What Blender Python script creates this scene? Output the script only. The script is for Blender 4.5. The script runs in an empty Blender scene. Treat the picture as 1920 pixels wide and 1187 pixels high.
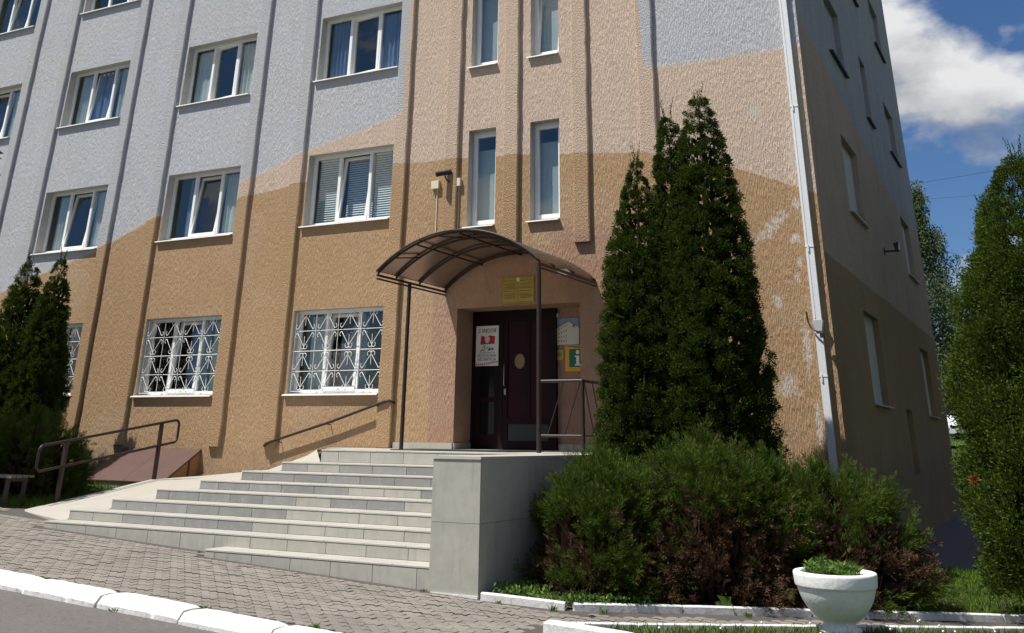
import bpy, math, random
import numpy as np
from mathutils import Vector, Matrix
random.seed(7)
S = bpy.context.scene
COL = S.collection
R = math.radians

# ------------------------------------------------------------------ camera
def setup_camera():
    cd = bpy.data.cameras.new('camera'); co = bpy.data.objects.new('camera', cd); COL.objects.link(co)
    yaw, pitch, roll = R(-27.747), R(23.758), R(0.714)
    F = Vector((math.sin(yaw)*math.cos(pitch), math.cos(yaw)*math.cos(pitch), math.sin(pitch)))
    R0 = Vector((math.cos(yaw), -math.sin(yaw), 0)); U0 = R0.cross(F)
    RR = R0*math.cos(roll) + U0*math.sin(roll); UU = -R0*math.sin(roll) + U0*math.cos(roll)
    m = Matrix((RR, UU, -F)).transposed().to_4x4(); m.translation = (0, -16.553, 1.65)
    co.matrix_world = m
    cd.sensor_width = 36; cd.lens = 1826.74/1920*36; cd.sensor_fit = 'HORIZONTAL'
    cd.shift_y = -(593.5-18.93)/1920
    cd.clip_start = 0.1; cd.clip_end = 2000
    S.camera = co
setup_camera()

# ------------------------------------------------------------------ world and sun
SUN = Vector((-0.92, -1.0, 2.5)).normalized()
def setup_world():
    w = bpy.data.worlds.new('World'); S.world = w; w.use_nodes = True
    nt = w.node_tree; N = nt.nodes; L = nt.links; N.clear()
    out = N.new('ShaderNodeOutputWorld'); bg = N.new('ShaderNodeBackground')
    sky = N.new('ShaderNodeTexSky'); sky.sky_type = 'NISHITA'; sky.sun_disc = False
    sky.sun_elevation = math.asin(SUN.z); sky.sun_rotation = R(90) - math.atan2(SUN.y, SUN.x)
    sky.air_density = 1.15; sky.dust_density = 0.2; sky.ozone_density = 3.0
    tc = N.new('ShaderNodeTexCoord')
    mp = N.new('ShaderNodeMapping'); mp.inputs['Scale'].default_value = (1, 1, 1.7); mp.inputs['Location'].default_value = (1.221, -0.288, 1.37)
    L.new(tc.outputs['Generated'], mp.inputs['Vector'])
    def noise(scale, detail, rough, dist=0.0):
        n = N.new('ShaderNodeTexNoise'); n.inputs['Scale'].default_value = scale; n.inputs['Detail'].default_value = detail
        n.inputs['Roughness'].default_value = rough; n.inputs['Distortion'].default_value = dist
        L.new(mp.outputs['Vector'], n.inputs['Vector']); return n
    def ramp(src, a, b, ca=(0,0,0,1), cb=(1,1,1,1)):
        r = N.new('ShaderNodeValToRGB'); r.color_ramp.elements[0].position = a; r.color_ramp.elements[1].position = b
        r.color_ramp.elements[0].color = ca; r.color_ramp.elements[1].color = cb
        L.new(src, r.inputs['Fac']); return r
    n1 = noise(2.7, 12, 0.56, 0.0); mask = ramp(n1.outputs['Fac'], 0.494, 0.57)
    mp2 = N.new('ShaderNodeVectorMath'); mp2.operation = 'ADD'; L.new(mp.outputs['Vector'], mp2.inputs[0]); mp2.inputs[1].default_value = (-0.02, -0.02, 0.085)
    n3 = N.new('ShaderNodeTexNoise'); L.new(mp2.outputs['Vector'], n3.inputs['Vector']); n3.inputs['Scale'].default_value = 2.7; n3.inputs['Detail'].default_value = 9; n3.inputs['Roughness'].default_value = 0.56
    df = N.new('ShaderNodeMath'); df.operation = 'SUBTRACT'; L.new(n1.outputs['Fac'], df.inputs[0]); L.new(n3.outputs['Fac'], df.inputs[1])
    df2 = N.new('ShaderNodeMath'); df2.operation = 'MULTIPLY_ADD'; L.new(df.outputs[0], df2.inputs[0]); df2.inputs[1].default_value = 3.4; df2.inputs[2].default_value = 0.5
    shade = ramp(df2.outputs[0], 0.12, 0.78, (4.2, 4.6, 5.2, 1), (11.5, 11.5, 11.6, 1))
    tint = N.new('ShaderNodeMix'); tint.data_type = 'RGBA'; tint.blend_type = 'MULTIPLY'; tint.inputs['Factor'].default_value = 1
    L.new(sky.outputs['Color'], tint.inputs['A']); tint.inputs['B'].default_value = (0.62, 0.84, 1.16, 1)
    mx = N.new('ShaderNodeMix'); mx.data_type = 'RGBA'
    L.new(mask.outputs['Color'], mx.inputs['Factor']); L.new(tint.outputs['Result'], mx.inputs['A']); L.new(shade.outputs['Color'], mx.inputs['B'])
    L.new(mx.outputs['Result'], bg.inputs['Color']); bg.inputs['Strength'].default_value = 0.05
    L.new(bg.outputs[0], out.inputs['Surface'])
    w.name = 'sky'
setup_world()
def setup_sun():
    l = bpy.data.lights.new('sun', 'SUN'); l.energy = 5.0; l.angle = R(0.53); l.color = (1.0, 0.955, 0.885)
    o = bpy.data.objects.new('sun', l); COL.objects.link(o)
    o.rotation_euler = SUN.to_track_quat('Z', 'Y').to_euler(); o.location = SUN*60
setup_sun()
S.view_settings.view_transform = 'Standard'; S.view_settings.look = 'None'
S.view_settings.exposure = 0.48; S.view_settings.gamma = 1.0; S.view_settings.use_curve_mapping = False

# ------------------------------------------------------------------ helpers
class MB:
    def __init__(s): s.v = []; s.f = []; s.m = []; s.sm = []
    def add(s, vs, fs, mi=0, smooth=False):
        b = len(s.v); s.v += [tuple(p) for p in vs]
        for f in fs: s.f.append(tuple(b+i for i in f)); s.m.append(mi); s.sm.append(smooth)
    def box(s, x0, x1, y0, y1, z0, z1, mi=0, skip=()):
        v = [(x0,y0,z0),(x1,y0,z0),(x1,y1,z0),(x0,y1,z0),(x0,y0,z1),(x1,y0,z1),(x1,y1,z1),(x0,y1,z1)]
        F = {'b':(0,3,2,1),'t':(4,5,6,7),'f':(0,1,5,4),'k':(2,3,7,6),'l':(3,0,4,7),'r':(1,2,6,5)}
        s.add(v, [F[k] for k in F if k not in skip], mi)
    def quad(s, a, b, c, d, mi=0): s.add([a,b,c,d], [(0,1,2,3)], mi)
    def prism(s, poly, z0, z1, mi=0):           # poly: CCW list of (x,y)
        n = len(poly); v = [(x,y,z0) for x,y in poly] + [(x,y,z1) for x,y in poly]
        s.add(v, [tuple(range(n-1,-1,-1)), tuple(range(n,2*n))] + [(i,(i+1)%n,n+(i+1)%n,n+i) for i in range(n)], mi)
    def extr(s, pts, axis, a, b, mi=0):         # profile in the two other axes swept along axis
        n = len(pts)
        mk = {'x': lambda p,t:(t,p[0],p[1]), 'y': lambda p,t:(p[0],t,p[1])}[axis]
        v = [mk(p,a) for p in pts] + [mk(p,b) for p in pts]
        s.add(v, [tuple(range(n-1,-1,-1)), tuple(range(n,2*n))] + [(i,(i+1)%n,n+(i+1)%n,n+i) for i in range(n)], mi)
    def tube(s, pts, r, n=8, mi=0, cap=True, square=False):
        P = [Vector(p) for p in pts]; k = len(P); rs = r if isinstance(r, (list, tuple)) else [r]*k
        T = []
        for i in range(k):
            t = (P[min(i+1,k-1)]-P[max(i-1,0)]); T.append(t.normalized())
        ref = Vector((0,0,1)) if abs(T[0].z) < 0.9 else Vector((1,0,0))
        a = T[0].cross(ref).normalized(); vs = []
        for i in range(k):
            a = (a - T[i]*a.dot(T[i])).normalized(); b = T[i].cross(a)
            for j in range(n):
                th = 2*math.pi*j/n + (math.pi/4 if square else 0)
                vs.append(P[i] + (a*math.cos(th)+b*math.sin(th))*rs[i])
        fs = [(i*n+j, i*n+(j+1)%n, (i+1)*n+(j+1)%n, (i+1)*n+j) for i in range(k-1) for j in range(n)]
        s.add(vs, fs, mi, not square)
        if cap: s.add(vs[:n], [tuple(range(n-1,-1,-1))], mi); s.add(vs[-n:], [tuple(range(n))], mi)
    def lathe(s, prof, c=(0,0,0), n=32, mi=0):
        vs = []; 
        for r, z in prof:
            for j in range(n):
                th = 2*math.pi*j/n; vs.append((c[0]+r*math.cos(th), c[1]+r*math.sin(th), c[2]+z))
        k = len(prof)
        s.add(vs, [(i*n+j, i*n+(j+1)%n, (i+1)*n+(j+1)%n, (i+1)*n+j) for i in range(k-1) for j in range(n)], mi, True)
    def mesh(s, name, mats, off=(0,0,0)):
        me = bpy.data.meshes.new(name)
        o = off; me.from_pydata([(x-o[0],y-o[1],z-o[2]) for x,y,z in s.v], [], s.f)
        mats = mats if isinstance(mats, (list, tuple)) else [mats]
        for m in mats: me.materials.append(m)
        me.polygons.foreach_set('material_index', s.m); me.polygons.foreach_set('use_smooth', s.sm); me.update()
        return me
    def build(s, name, mats, parent=None, at=None):
        """vertices in world space; at = world origin of the object"""
        pw = wloc(parent); at = Vector(at) if at is not None else pw
        o = bpy.data.objects.new(name, s.mesh(name, mats, at)); COL.objects.link(o)
        o.location = at - pw
        if parent: o.parent = parent
        return o
def wloc(o):
    p = Vector((0,0,0))
    while o is not None: p = p + Vector(o.location); o = o.parent
    return p
def link(name, me, parent=None, loc=(0,0,0), rot=None):
    o = bpy.data.objects.new(name, me); COL.objects.link(o); o.location = loc
    if rot: o.rotation_euler = rot
    if parent: o.parent = parent
    return o
def tag(o, label=None, cat=None, group=None, kind=None):
    for k, v in (('label',label),('category',cat),('group',group),('kind',kind)):
        if v: o[k] = v
    return o
def thing(name, loc, label, cat, group=None, rz=0):
    o = bpy.data.objects.new(name, None); COL.objects.link(o); o.location = loc; o.rotation_euler = (0,0,rz)
    o.empty_display_size = 0.2
    return tag(o, label, cat, group)
def copy_tree(o, parent=None):
    c = o.copy(); COL.objects.link(c); c.parent = parent
    for ch in list(o.children): copy_tree(ch, c)
    return c

# ------------------------------------------------------------------ materials
class NB:
    def __init__(s, name):
        s.mat = bpy.data.materials.new(name); s.mat.use_nodes = True
        s.nt = s.mat.node_tree; s.N = s.nt.nodes; s.L = s.nt.links
        s.p = s.N['Principled BSDF']; s.out = s.N['Material Output']
    def n(s, t, **kw):
        nd = s.N.new(t)
        for k, v in kw.items(): setattr(nd, k, v)
        return nd
    def lk(s, a, b): s.L.new(a, b)
    def set(s, sock, v):
        if hasattr(v, 'is_linked'): s.L.new(v, sock)
        else: sock.default_value = v
    def math(s, op, a, b=None, c=None, clamp=False):
        m = s.n('ShaderNodeMath', operation=op); m.use_clamp = clamp
        s.set(m.inputs[0], a)
        if b is not None: s.set(m.inputs[1], b)
        if c is not None: s.set(m.inputs[2], c)
        return m.outputs[0]
    def mix(s, f, a, b, mode='MIX'):
        m = s.n('ShaderNodeMix', data_type='RGBA', blend_type=mode)
        s.set(m.inputs['Factor'], f); s.set(m.inputs['A'], a if hasattr(a,'is_linked') else (*a,1)); s.set(m.inputs['B'], b if hasattr(b,'is_linked') else (*b,1))
        return m.outputs['Result']
    def pos(s): return s.n('ShaderNodeNewGeometry').outputs['Position']
    def mapping(s, vec, scale=(1,1,1), loc=(0,0,0), rot=(0,0,0)):
        m = s.n('ShaderNodeMapping'); s.lk(vec, m.inputs['Vector'])
        m.inputs['Scale'].default_value = scale; m.inputs['Location'].default_value = loc; m.inputs['Rotation'].default_value = rot
        return m.outputs['Vector']
    def noise(s, vec, scale=5, detail=4, rough=0.5, dist=0):
        t = s.n('ShaderNodeTexNoise'); s.lk(vec, t.inputs['Vector'])
        t.inputs['Scale'].default_value = scale; t.inputs['Detail'].default_value = detail
        t.inputs['Roughness'].default_value = rough; t.inputs['Distortion'].default_value = dist
        return t.outputs['Fac']
    def smooth(s, v, a, b, to0=0.0, to1=1.0):
        m = s.n('ShaderNodeMapRange', interpolation_type='SMOOTHSTEP'); s.set(m.inputs['Value'], v)
        m.inputs['From Min'].default_value = a; m.inputs['From Max'].default_value = b
        m.inputs['To Min'].default_value = to0; m.inputs['To Max'].default_value = to1
        return m.outputs['Result']
    def bump(s, h, strength=0.5, dist=0.01, normal=None):
        b = s.n('ShaderNodeBump'); s.lk(h, b.inputs['Height']); b.inputs['Strength'].default_value = strength; b.inputs['Distance'].default_value = dist
        if normal is not None: s.lk(normal, b.inputs['Normal'])
        s.lk(b.outputs['Normal'], s.p.inputs['Normal']); return b.outputs['Normal']
    def done(s, color=None, rough=None, metal=None, spec=None):
        if color is not None: s.set(s.p.inputs['Base Color'], color if hasattr(color,'is_linked') else (*color,1))
        if rough is not None: s.set(s.p.inputs['Roughness'], rough)
        if metal is not None: s.p.inputs['Metallic'].default_value = metal
        if spec is not None: s.p.inputs['Specular IOR Level'].default_value = spec
        return s.mat
def curve_node(b, val, pts, x0, x1, z1):
    """piecewise linear z(x) as a float curve"""
    c = b.n('ShaderNodeFloatCurve'); cv = c.mapping.curves[0]
    P = [((x-x0)/(x1-x0), z/z1) for x, z in pts]
    cv.points[0].location = P[0]; cv.points[1].location = P[-1]
    for p in P[1:-1]: cv.points.new(*p)
    for p in cv.points: p.handle_type = 'VECTOR'
    c.mapping.extend = 'HORIZONTAL'; c.mapping.update()
    m = b.n('ShaderNodeMapRange'); b.lk(val, m.inputs['Value']); m.inputs['From Min'].default_value = x0; m.inputs['From Max'].default_value = x1
    b.lk(m.outputs['Result'], c.inputs['Value'])
    return b.math('MULTIPLY', c.outputs['Value'], z1)

ORANGE = (0.47, 0.285, 0.135); PINK = (0.60, 0.45, 0.33); GREY = (0.47, 0.475, 0.51)
LOW = [(-32,3.2),(-26,4.3),(-23.2,4.87),(-22.1,5.2),(-20,5.7),(-18.7,6.17),(-18,6.37),(-15.67,6.53),(-15.2,6.61),(-14.5,6.66),(-13.8,6.74),(-11.44,6.87),(-9.9,6.83),(-8.4,6.74),(-7,6.6),(-5.97,6.5),(-5.7,6.4),(-4.35,6.06),(-2.5,5.25)]
UPP = [(-32,3.2),(-26,4.3),(-23.2,4.87),(-22.1,5.2),(-20,5.7),(-18.7,6.17),(-18,6.39),(-15.65,6.89),(-15.2,7.03),(-13.74,7.48),(-12.88,7.62),(-12,7.81),(-11.2,7.99),(-11.12,17.5),(-5.97,17.5),(-5.95,8.13),(-5.57,8.11),(-2.5,8.08)]
def stucco(name, side=False, rib=False):
    b = NB(name); P = b.pos()
    sep = b.n('ShaderNodeSeparateXYZ'); b.lk(P, sep.inputs[0]); X, Y, Z = sep.outputs
    wob = b.noise(b.mapping(P, (6,6,6)), 1.0, 3)
    zz = b.math('ADD', Z, b.math('MULTIPLY', b.math('SUBTRACT', wob, 0.5), 0.05))
    if side:
        up = curve_node(b, Y, [(0,8.7),(1.7,8.62),(3.2,8.46),(5.4,8.18),(8.1,7.85),(11.4,7.54),(17,7.45)], 0, 17, 20)
        m1 = b.smooth(b.math('SUBTRACT', zz, 4.52), -.008, .008); m2 = b.smooth(b.math('SUBTRACT', zz, up), -.008, .008)
        edge = b.smooth(b.math('ABSOLUTE', b.math('SUBTRACT', zz, 4.52)), 0.0, 0.035, 1, 0)
    else:
        lo = curve_node(b, X, LOW, -32, -2.5, 20); up = curve_node(b, X, UPP, -32, -2.5, 20)
        m1 = b.smooth(b.math('SUBTRACT', zz, lo), -.012, .012); m2 = b.smooth(b.math('SUBTRACT', zz, up), -.012, .012)
        edge = b.smooth(b.math('ABSOLUTE', b.math('SUBTRACT', b.math('SUBTRACT', zz, up), 0.0)), 0.02, 0.05, 1, 0)
    org = b.mix(b.noise(b.mapping(P, (0.5,0.5,0.35)), 1.0, 5, 0.6), (0.43,0.273,0.147), (0.51,0.342,0.198))
    pnk = b.mix(b.noise(b.mapping(P, (0.6,0.6,0.3)), 1.0, 5, 0.6), (0.59,0.455,0.355), (0.67,0.53,0.42))
    gry = b.mix(b.noise(b.mapping(P, (0.5,0.5,0.4)), 1.0, 5, 0.6), (0.475,0.488,0.52), (0.575,0.59,0.63))
    if rib:
        gry = b.mix(0.25, gry, (0.40,0.39,0.37)); pnk = b.mix(0.25, pnk, (0.5,0.37,0.26)); org = b.mix(0.22, org, (0.38,0.245,0.13))
    if not side:   # rosy repainted area round the entrance
        def band(v, a, a2, c, c2): return b.math('MULTIPLY', b.smooth(v, a, a2), b.smooth(v, c, c2, 1, 0))
        nz = b.math('MULTIPLY', b.math('SUBTRACT', b.noise(b.mapping(P, (1.5,1.5,1.5)), 1.0, 5), 0.5), 0.5)
        xx = b.math('ADD', X, nz); z2 = b.math('ADD', Z, nz)
        ros = b.math('MULTIPLY', band(X, -10.37, -10.33, -6.25, -5.9), b.smooth(z2, 4.75, 5.05, 1, 0))
        top = b.math('MULTIPLY', band(xx, -8.1, -7.6, -6.5, -5.9), b.smooth(z2, 5.15, 5.4, 1, 0))
        ros = b.math('MULTIPLY', b.math('MAXIMUM', ros, top), 0.75)
        org = b.mix(ros, org, (0.40, 0.235, 0.165))
    col = b.mix(m1, org, pnk); col = b.mix(m2, col, gry)
    col = b.mix(b.math('MULTIPLY', edge, 0.5), col, (0.62, 0.55, 0.50))
    # rain streaks and grime; heavier side-wall streaks also stand in for shade
    st = b.noise(b.mapping(P, (7,7,0.35)), 1.0, 6, 0.65)
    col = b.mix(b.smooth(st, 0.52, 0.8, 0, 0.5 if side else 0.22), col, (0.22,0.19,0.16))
    spl = b.smooth(b.math('ADD', Z, b.math('MULTIPLY', b.noise(b.mapping(P, (3,3,2.5)), 1.0, 6, 0.7), 1.1)), 1.35, 2.3, 0.45, 0.0)
    col = b.mix(spl, col, (0.20,0.15,0.105))
    pt = b.noise(b.mapping(P, (0.35,0.35,0.5), (3,1,2)), 1.0, 2, 0.4)
    col = b.mix(b.smooth(pt, 0.56, 0.585, 0, 0.10), col, (0.62,0.52,0.42))
    if not side and not rib:
        # peeled paint near the drainpipe
        def spot(cx, cz, rx, rz):
            dx = b.math('DIVIDE', b.math('SUBTRACT', X, cx), rx); dz = b.math('DIVIDE', b.math('SUBTRACT', Z, cz), rz)
            return b.smooth(b.math('SQRT', b.math('ADD', b.math('MULTIPLY', dx, dx), b.math('MULTIPLY', dz, dz))), 0.05, 1.0, 1, 0)
        Zs = Z; Z = b.math('SUBTRACT', Z, b.math('MULTIPLY', b.math('ADD', X, 3.75), 0.75)); m = spot(-3.75, 4.95, 0.7, 0.30); Z = Zs
        for q in ((-3.36,4.72,.2,.2),(-3.33,4.35,.12,.22),(-3.4,4.1,.1,.2),(-3.72,2.45,.42,.42),(-3.36,3.0,.16,.9),(-3.3,5.3,.14,.3),(-3.85,7.0,.3,.28),(-3.3,6.2,.1,1.2),(-3.3,1.9,.12,.8),(-3.75,3.75,.2,.3)):
            m = b.math('MAXIMUM', m, spot(*q))
        nn = b.math('ADD', b.math('MULTIPLY', b.noise(b.mapping(P, (34,34,5)), 1.0, 4, 0.6), 0.6), b.math('MULTIPLY', b.noise(b.mapping(P, (5,5,6)), 1.0, 4, 0.6), 0.4))
        pl = b.smooth(b.math('ADD', b.math('MULTIPLY', m, 0.33), nn), 0.68, 0.81)
        col = b.mix(b.math('MULTIPLY', pl, 0.8), col, (0.64,0.57,0.50))
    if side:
        col = b.mix(b.noise(b.mapping(P, (2.2,2.2,0.8)), 1.0, 6, 0.65), b.mix(0.5, col, (0.10,0.085,0.075)), col)  # side wall colour darkened unevenly to paint in deeper shade
    # combed relief
    if rib: v1 = b.mapping(P, (70,70,30)); v2 = b.mapping(P, (120,120,110))
    else:   v1 = b.mapping(P, (66,66,9)); v2 = b.mapping(P, (125,125,70))
    h1 = b.noise(v1, 1.0, 3, 0.55, 0.12); h2 = b.noise(v2, 1.0, 3, 0.6)
    vo = b.n('ShaderNodeTexVoronoi'); b.lk(b.mapping(P, (46,46,34)), vo.inputs['Vector']); vo.inputs['Scale'].default_value = 1.0
    blob = b.smooth(vo.outputs['Distance'], 0.05, 0.32, 1, 0)
    big = b.noise(b.mapping(P, (3,3,2)), 1.0, 3)
    h = b.math('ADD', b.math('MULTIPLY', b.smooth(h1, 0.35, 0.7), 0.75), b.math('MULTIPLY', h2, 0.3))
    h = b.math('ADD', h, b.math('MULTIPLY', blob, b.smooth(big, 0.45, 0.7, 0.1, 0.4)))
    pit = b.smooth(h1, 0.3, 0.44, 0.5 if side else 0.34, 0.0)  # relief shade painted into the colour of hollows, stronger on the side wall
    col = b.mix(pit, col, (0.13,0.10,0.08))
    b.bump(h, 1.0, 0.026 if side else 0.019)
    return b.done(col, 0.92, spec=0.25)

def simple(name, col, rough=0.6, metal=0, var=0.12, scale=6, bump=0.0, bscale=60, spec=0.5, dirt=None, rnd=0.0, run=0.0):
    b = NB(name); P = b.pos()
    n = b.noise(P, scale, 6, 0.6)
    c2 = tuple(max(0, c*(1-var*1.6)) for c in col); c1 = tuple(min(1, c*(1+var)) for c in col)
    c = b.mix(n, c2, c1)
    if rnd:
        oi = b.n('ShaderNodeObjectInfo'); f = b.math('MULTIPLY_ADD', oi.outputs['Random'], 2*rnd, 1-rnd)
        hsv = b.n('ShaderNodeHueSaturation'); b.lk(c, hsv.inputs['Color']); b.lk(f, hsv.inputs['Value']); c = hsv.outputs['Color']
    if dirt:
        dn = b.noise(P, scale*2.3, 7, 0.7); c = b.mix(b.smooth(dn, dirt[0], dirt[1], 0, dirt[2]), c, dirt[3])
    if run:
        c = b.mix(b.smooth(b.noise(b.mapping(P, (16,16,1.2)), 1.0, 6, 0.7), 0.52, 0.72, 0, run), c, (0.15,0.145,0.13))
        c = b.mix(b.smooth(b.noise(b.mapping(P, (9,9,5)), 1.0, 7, 0.75), 0.6, 0.72, 0, run*.8), c, (0.52,0.50,0.45))
    if bump: b.bump(b.noise(P, bscale, 5, 0.6), bump, 0.01)
    return b.done(c, rough, metal, spec)

M = {}
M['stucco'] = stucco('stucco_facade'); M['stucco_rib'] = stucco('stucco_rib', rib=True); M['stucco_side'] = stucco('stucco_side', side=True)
M['reveal'] = simple('reveal_plaster', (0.42,0.41,0.38), 0.85, var=0.15, scale=5, bump=0.25, dirt=(0.5,0.75,0.5,(0.2,0.19,0.17)))
M['pvc'] = simple('white_pvc', (0.80,0.80,0.79), 0.35, var=0.03)
M['sill'] = simple('white_sill_metal', (0.78,0.78,0.77), 0.4, var=0.06, dirt=(0.55,0.8,0.4,(0.4,0.38,0.34)))
M['niche'] = simple('niche_infill', (0.44,0.44,0.44), 0.85, var=0.1, bump=0.2)
M['darkmetal'] = simple('brown_painted_steel', (0.030,0.020,0.017), 0.42, spec=0.3, var=0.2, scale=20, bump=0.06)
M['black'] = simple('black_plastic', (0.012,0.012,0.013), 0.45)
M['hatchm'] = simple('rusty_red_sheet', (0.075,0.031,0.024), 0.5, var=0.3, scale=4, bump=0.12, bscale=12, dirt=(0.5,0.75,0.5,(0.12,0.06,0.038)))
M['hatchwood'] = simple('orange_board', (0.33,0.15,0.06), 0.7, var=0.25, scale=8)
M['doorm'] = simple('dark_burgundy_door', (0.013,0.003,0.005), 0.55, var=0.15, spec=0.15)
M['doorp'] = simple('burgundy_panel', (0.026,0.004,0.009), 0.55, var=0.15, spec=0.15)
M['darkglass'] = simple('dark_door_glass', (0.006,0.006,0.007), 0.08, var=0.05, spec=0.3)
M['tile_tan'] = simple('stone_tile_tan', (0.365,0.352,0.305), 0.5, run=0.32, var=0.15, scale=7, rnd=0.07, bump=0.05, dirt=(0.55,0.8,0.35,(0.23,0.22,0.2)))
M['tile_grey'] = simple('stone_tile_grey', (0.25,0.247,0.235), 0.45, run=0.25, var=0.2, scale=6, rnd=0.12, bump=0.05, dirt=(0.58,0.72,0.35,(0.5,0.49,0.47)))
M['tread'] = simple('tread_tile', (0.41,0.395,0.35), 0.5, var=0.1, scale=5, rnd=0.05, bump=0.04, dirt=(0.55,0.8,0.3,(0.33,0.31,0.28)))
M['grout'] = simple('grout', (0.16,0.15,0.135), 0.9, var=0.2)
M['ramp'] = simple('ramp_concrete', (0.36,0.34,0.295), 0.8, var=0.12, scale=3, bump=0.12, dirt=(0.5,0.75,0.35,(0.33,0.31,0.28)))
M['whitepaint'] = simple('whitewash', (0.64,0.64,0.62), 0.75, var=0.05, scale=9, bump=0.5, bscale=28, dirt=(0.52,0.66,0.6,(0.30,0.28,0.26)), run=0.12)
M['planterm'] = simple('white_cast_stone', (0.74,0.74,0.73), 0.8, var=0.05, scale=9, bump=0.45, bscale=26, dirt=(0.60,0.70,0.45,(0.36,0.34,0.31)), run=0.18)
M['pipe'] = simple('white_drainpipe_metal', (0.66,0.68,0.70), 0.45, var=0.06, scale=9, dirt=(0.6,0.75,0.3,(0.35,0.34,0.33)))
M['soil'] = simple('soil', (0.05,0.038,0.027), 0.95, var=0.4, scale=9, bump=0.9, bscale=20)
M['bark'] = simple('bark', (0.11,0.08,0.055), 0.9, var=0.3, scale=12, bump=0.6, bscale=30)
M['birchbark'] = simple('birch_bark', (0.55,0.53,0.48), 0.8, var=0.2, scale=6, dirt=(0.55,0.6,0.9,(0.05,0.05,0.05)))
M['cream'] = simple('cream_plastic', (0.62,0.58,0.44), 0.5, var=0.06)
M['brass'] = simple('brass_sign', (0.42,0.30,0.07), 0.4, metal=0.55, var=0.1)
M['ink'] = simple('dark_ink', (0.02,0.014,0.008), 0.6)
M['brassink'] = simple('engraved_line', (0.10,0.06,0.012), 0.6)
M['paper'] = simple('poster_paper', (0.72,0.71,0.67), 0.7, var=0.05)
M['red'] = simple('poster_red', (0.45,0.012,0.016), 0.6)
M['grn'] = simple('sign_green', (0.006,0.13,0.06), 0.5, var=0.05)
M['yel'] = simple('sign_yellow', (0.72,0.36,0.012), 0.5, var=0.05)
M['sky_print'] = simple('print_sky_blue', (0.20,0.27,0.36), 0.6)
M['wall_print'] = simple('print_pale_wall', (0.60,0.58,0.48), 0.6)
M['grey_print'] = simple('print_grey', (0.16,0.16,0.16), 0.6)
M['white'] = simple('plain_white', (0.78,0.78,0.76), 0.5, var=0.03)
M['gold'] = simple('door_sticker', (0.24,0.16,0.07), 0.6)
M['mat'] = simple('door_mat', (0.025,0.025,0.026), 0.95, var=0.3, scale=60)
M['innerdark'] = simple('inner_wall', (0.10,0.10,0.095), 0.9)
M['bluecurt'] = simple('blue_curtain', (0.17,0.23,0.36), 0.9, var=0.2, scale=3)
M['netcurt'] = simple('net_curtain', (0.55,0.56,0.55), 0.9, var=0.15, scale=3)
M['greycurt'] = simple('grey_film', (0.42,0.46,0.48), 0.7, var=0.08, scale=2)
M['blindm'] = simple('white_blind', (0.74,0.76,0.77), 0.5, var=0.03)
M['bench'] = simple('weathered_bench_wood', (0.16,0.14,0.12), 0.8, var=0.3, scale=12)
M['lampglass'] = simple('floodlight_glass', (0.03,0.03,0.034), 0.3)
M['steel'] = simple('steel_handle', (0.35,0.34,0.33), 0.3, metal=0.9)
M['carwhite'] = simple('white_car_paint', (0.75,0.76,0.77), 0.25)
M['tyre'] = simple('tyre', (0.02,0.02,0.02), 0.8)
M['redlamp'] = simple('red_tail_lamp', (0.5,0.015,0.01), 0.2)

def glass_mat():
    b = NB('window_glass'); b.N.remove(b.p)
    tr = b.n('ShaderNodeBsdfTransparent'); tr.inputs[0].default_value = (0.90,0.94,0.94,1)
    gl = b.n('ShaderNodeBsdfGlossy'); gl.inputs['Roughness'].default_value = 0.015; gl.inputs['Color'].default_value = (0.92,0.90,0.84,1)
    lw = b.n('ShaderNodeLayerWeight'); lw.inputs['Blend'].default_value = 0.5
    f = b.math('MULTIPLY_ADD', b.math('POWER', lw.outputs['Facing'], 4.0), 0.88, 0.065, clamp=True)
    bp = b.n('ShaderNodeBump'); b.lk(b.noise(b.pos(), 1.6, 2), bp.inputs['Height']); bp.inputs['Strength'].default_value = 0.06; bp.inputs['Distance'].default_value = 0.05
    b.lk(bp.outputs[0], gl.inputs['Normal'])
    mx = b.n('ShaderNodeMixShader'); b.lk(f, mx.inputs[0]); b.lk(tr.outputs[0], mx.inputs[1]); b.lk(gl.outputs[0], mx.inputs[2])
    b.lk(mx.outputs[0], b.out.inputs['Surface']); return b.mat
M['glass'] = glass_mat()
def poly_mat():
    b = NB('smoked_polycarbonate'); b.N.remove(b.p)
    tr = b.n('ShaderNodeBsdfTransparent'); tr.inputs[0].default_value = (0.16,0.12,0.10,1)
    tl = b.n('ShaderNodeBsdfTranslucent'); tl.inputs[0].default_value = (0.15,0.11,0.09,1)
    df = b.n('ShaderNodeBsdfGlossy'); df.inputs['Roughness'].default_value = 0.25; df.inputs['Color'].default_value = (0.6,0.58,0.56,1)
    a = b.n('ShaderNodeMixShader'); a.inputs[0].default_value = 0.62; b.lk(tr.outputs[0], a.inputs[1]); b.lk(tl.outputs[0], a.inputs[2])
    fr = b.n('ShaderNodeFresnel'); fr.inputs['IOR'].default_value = 1.45
    m = b.n('ShaderNodeMixShader'); b.lk(fr.outputs[0], m.inputs[0]); b.lk(a.outputs[0], m.inputs[1]); b.lk(df.outputs[0], m.inputs[2])
    b.lk(m.outputs[0], b.out.inputs['Surface']); return b.mat
M['poly'] = poly_mat()

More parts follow.
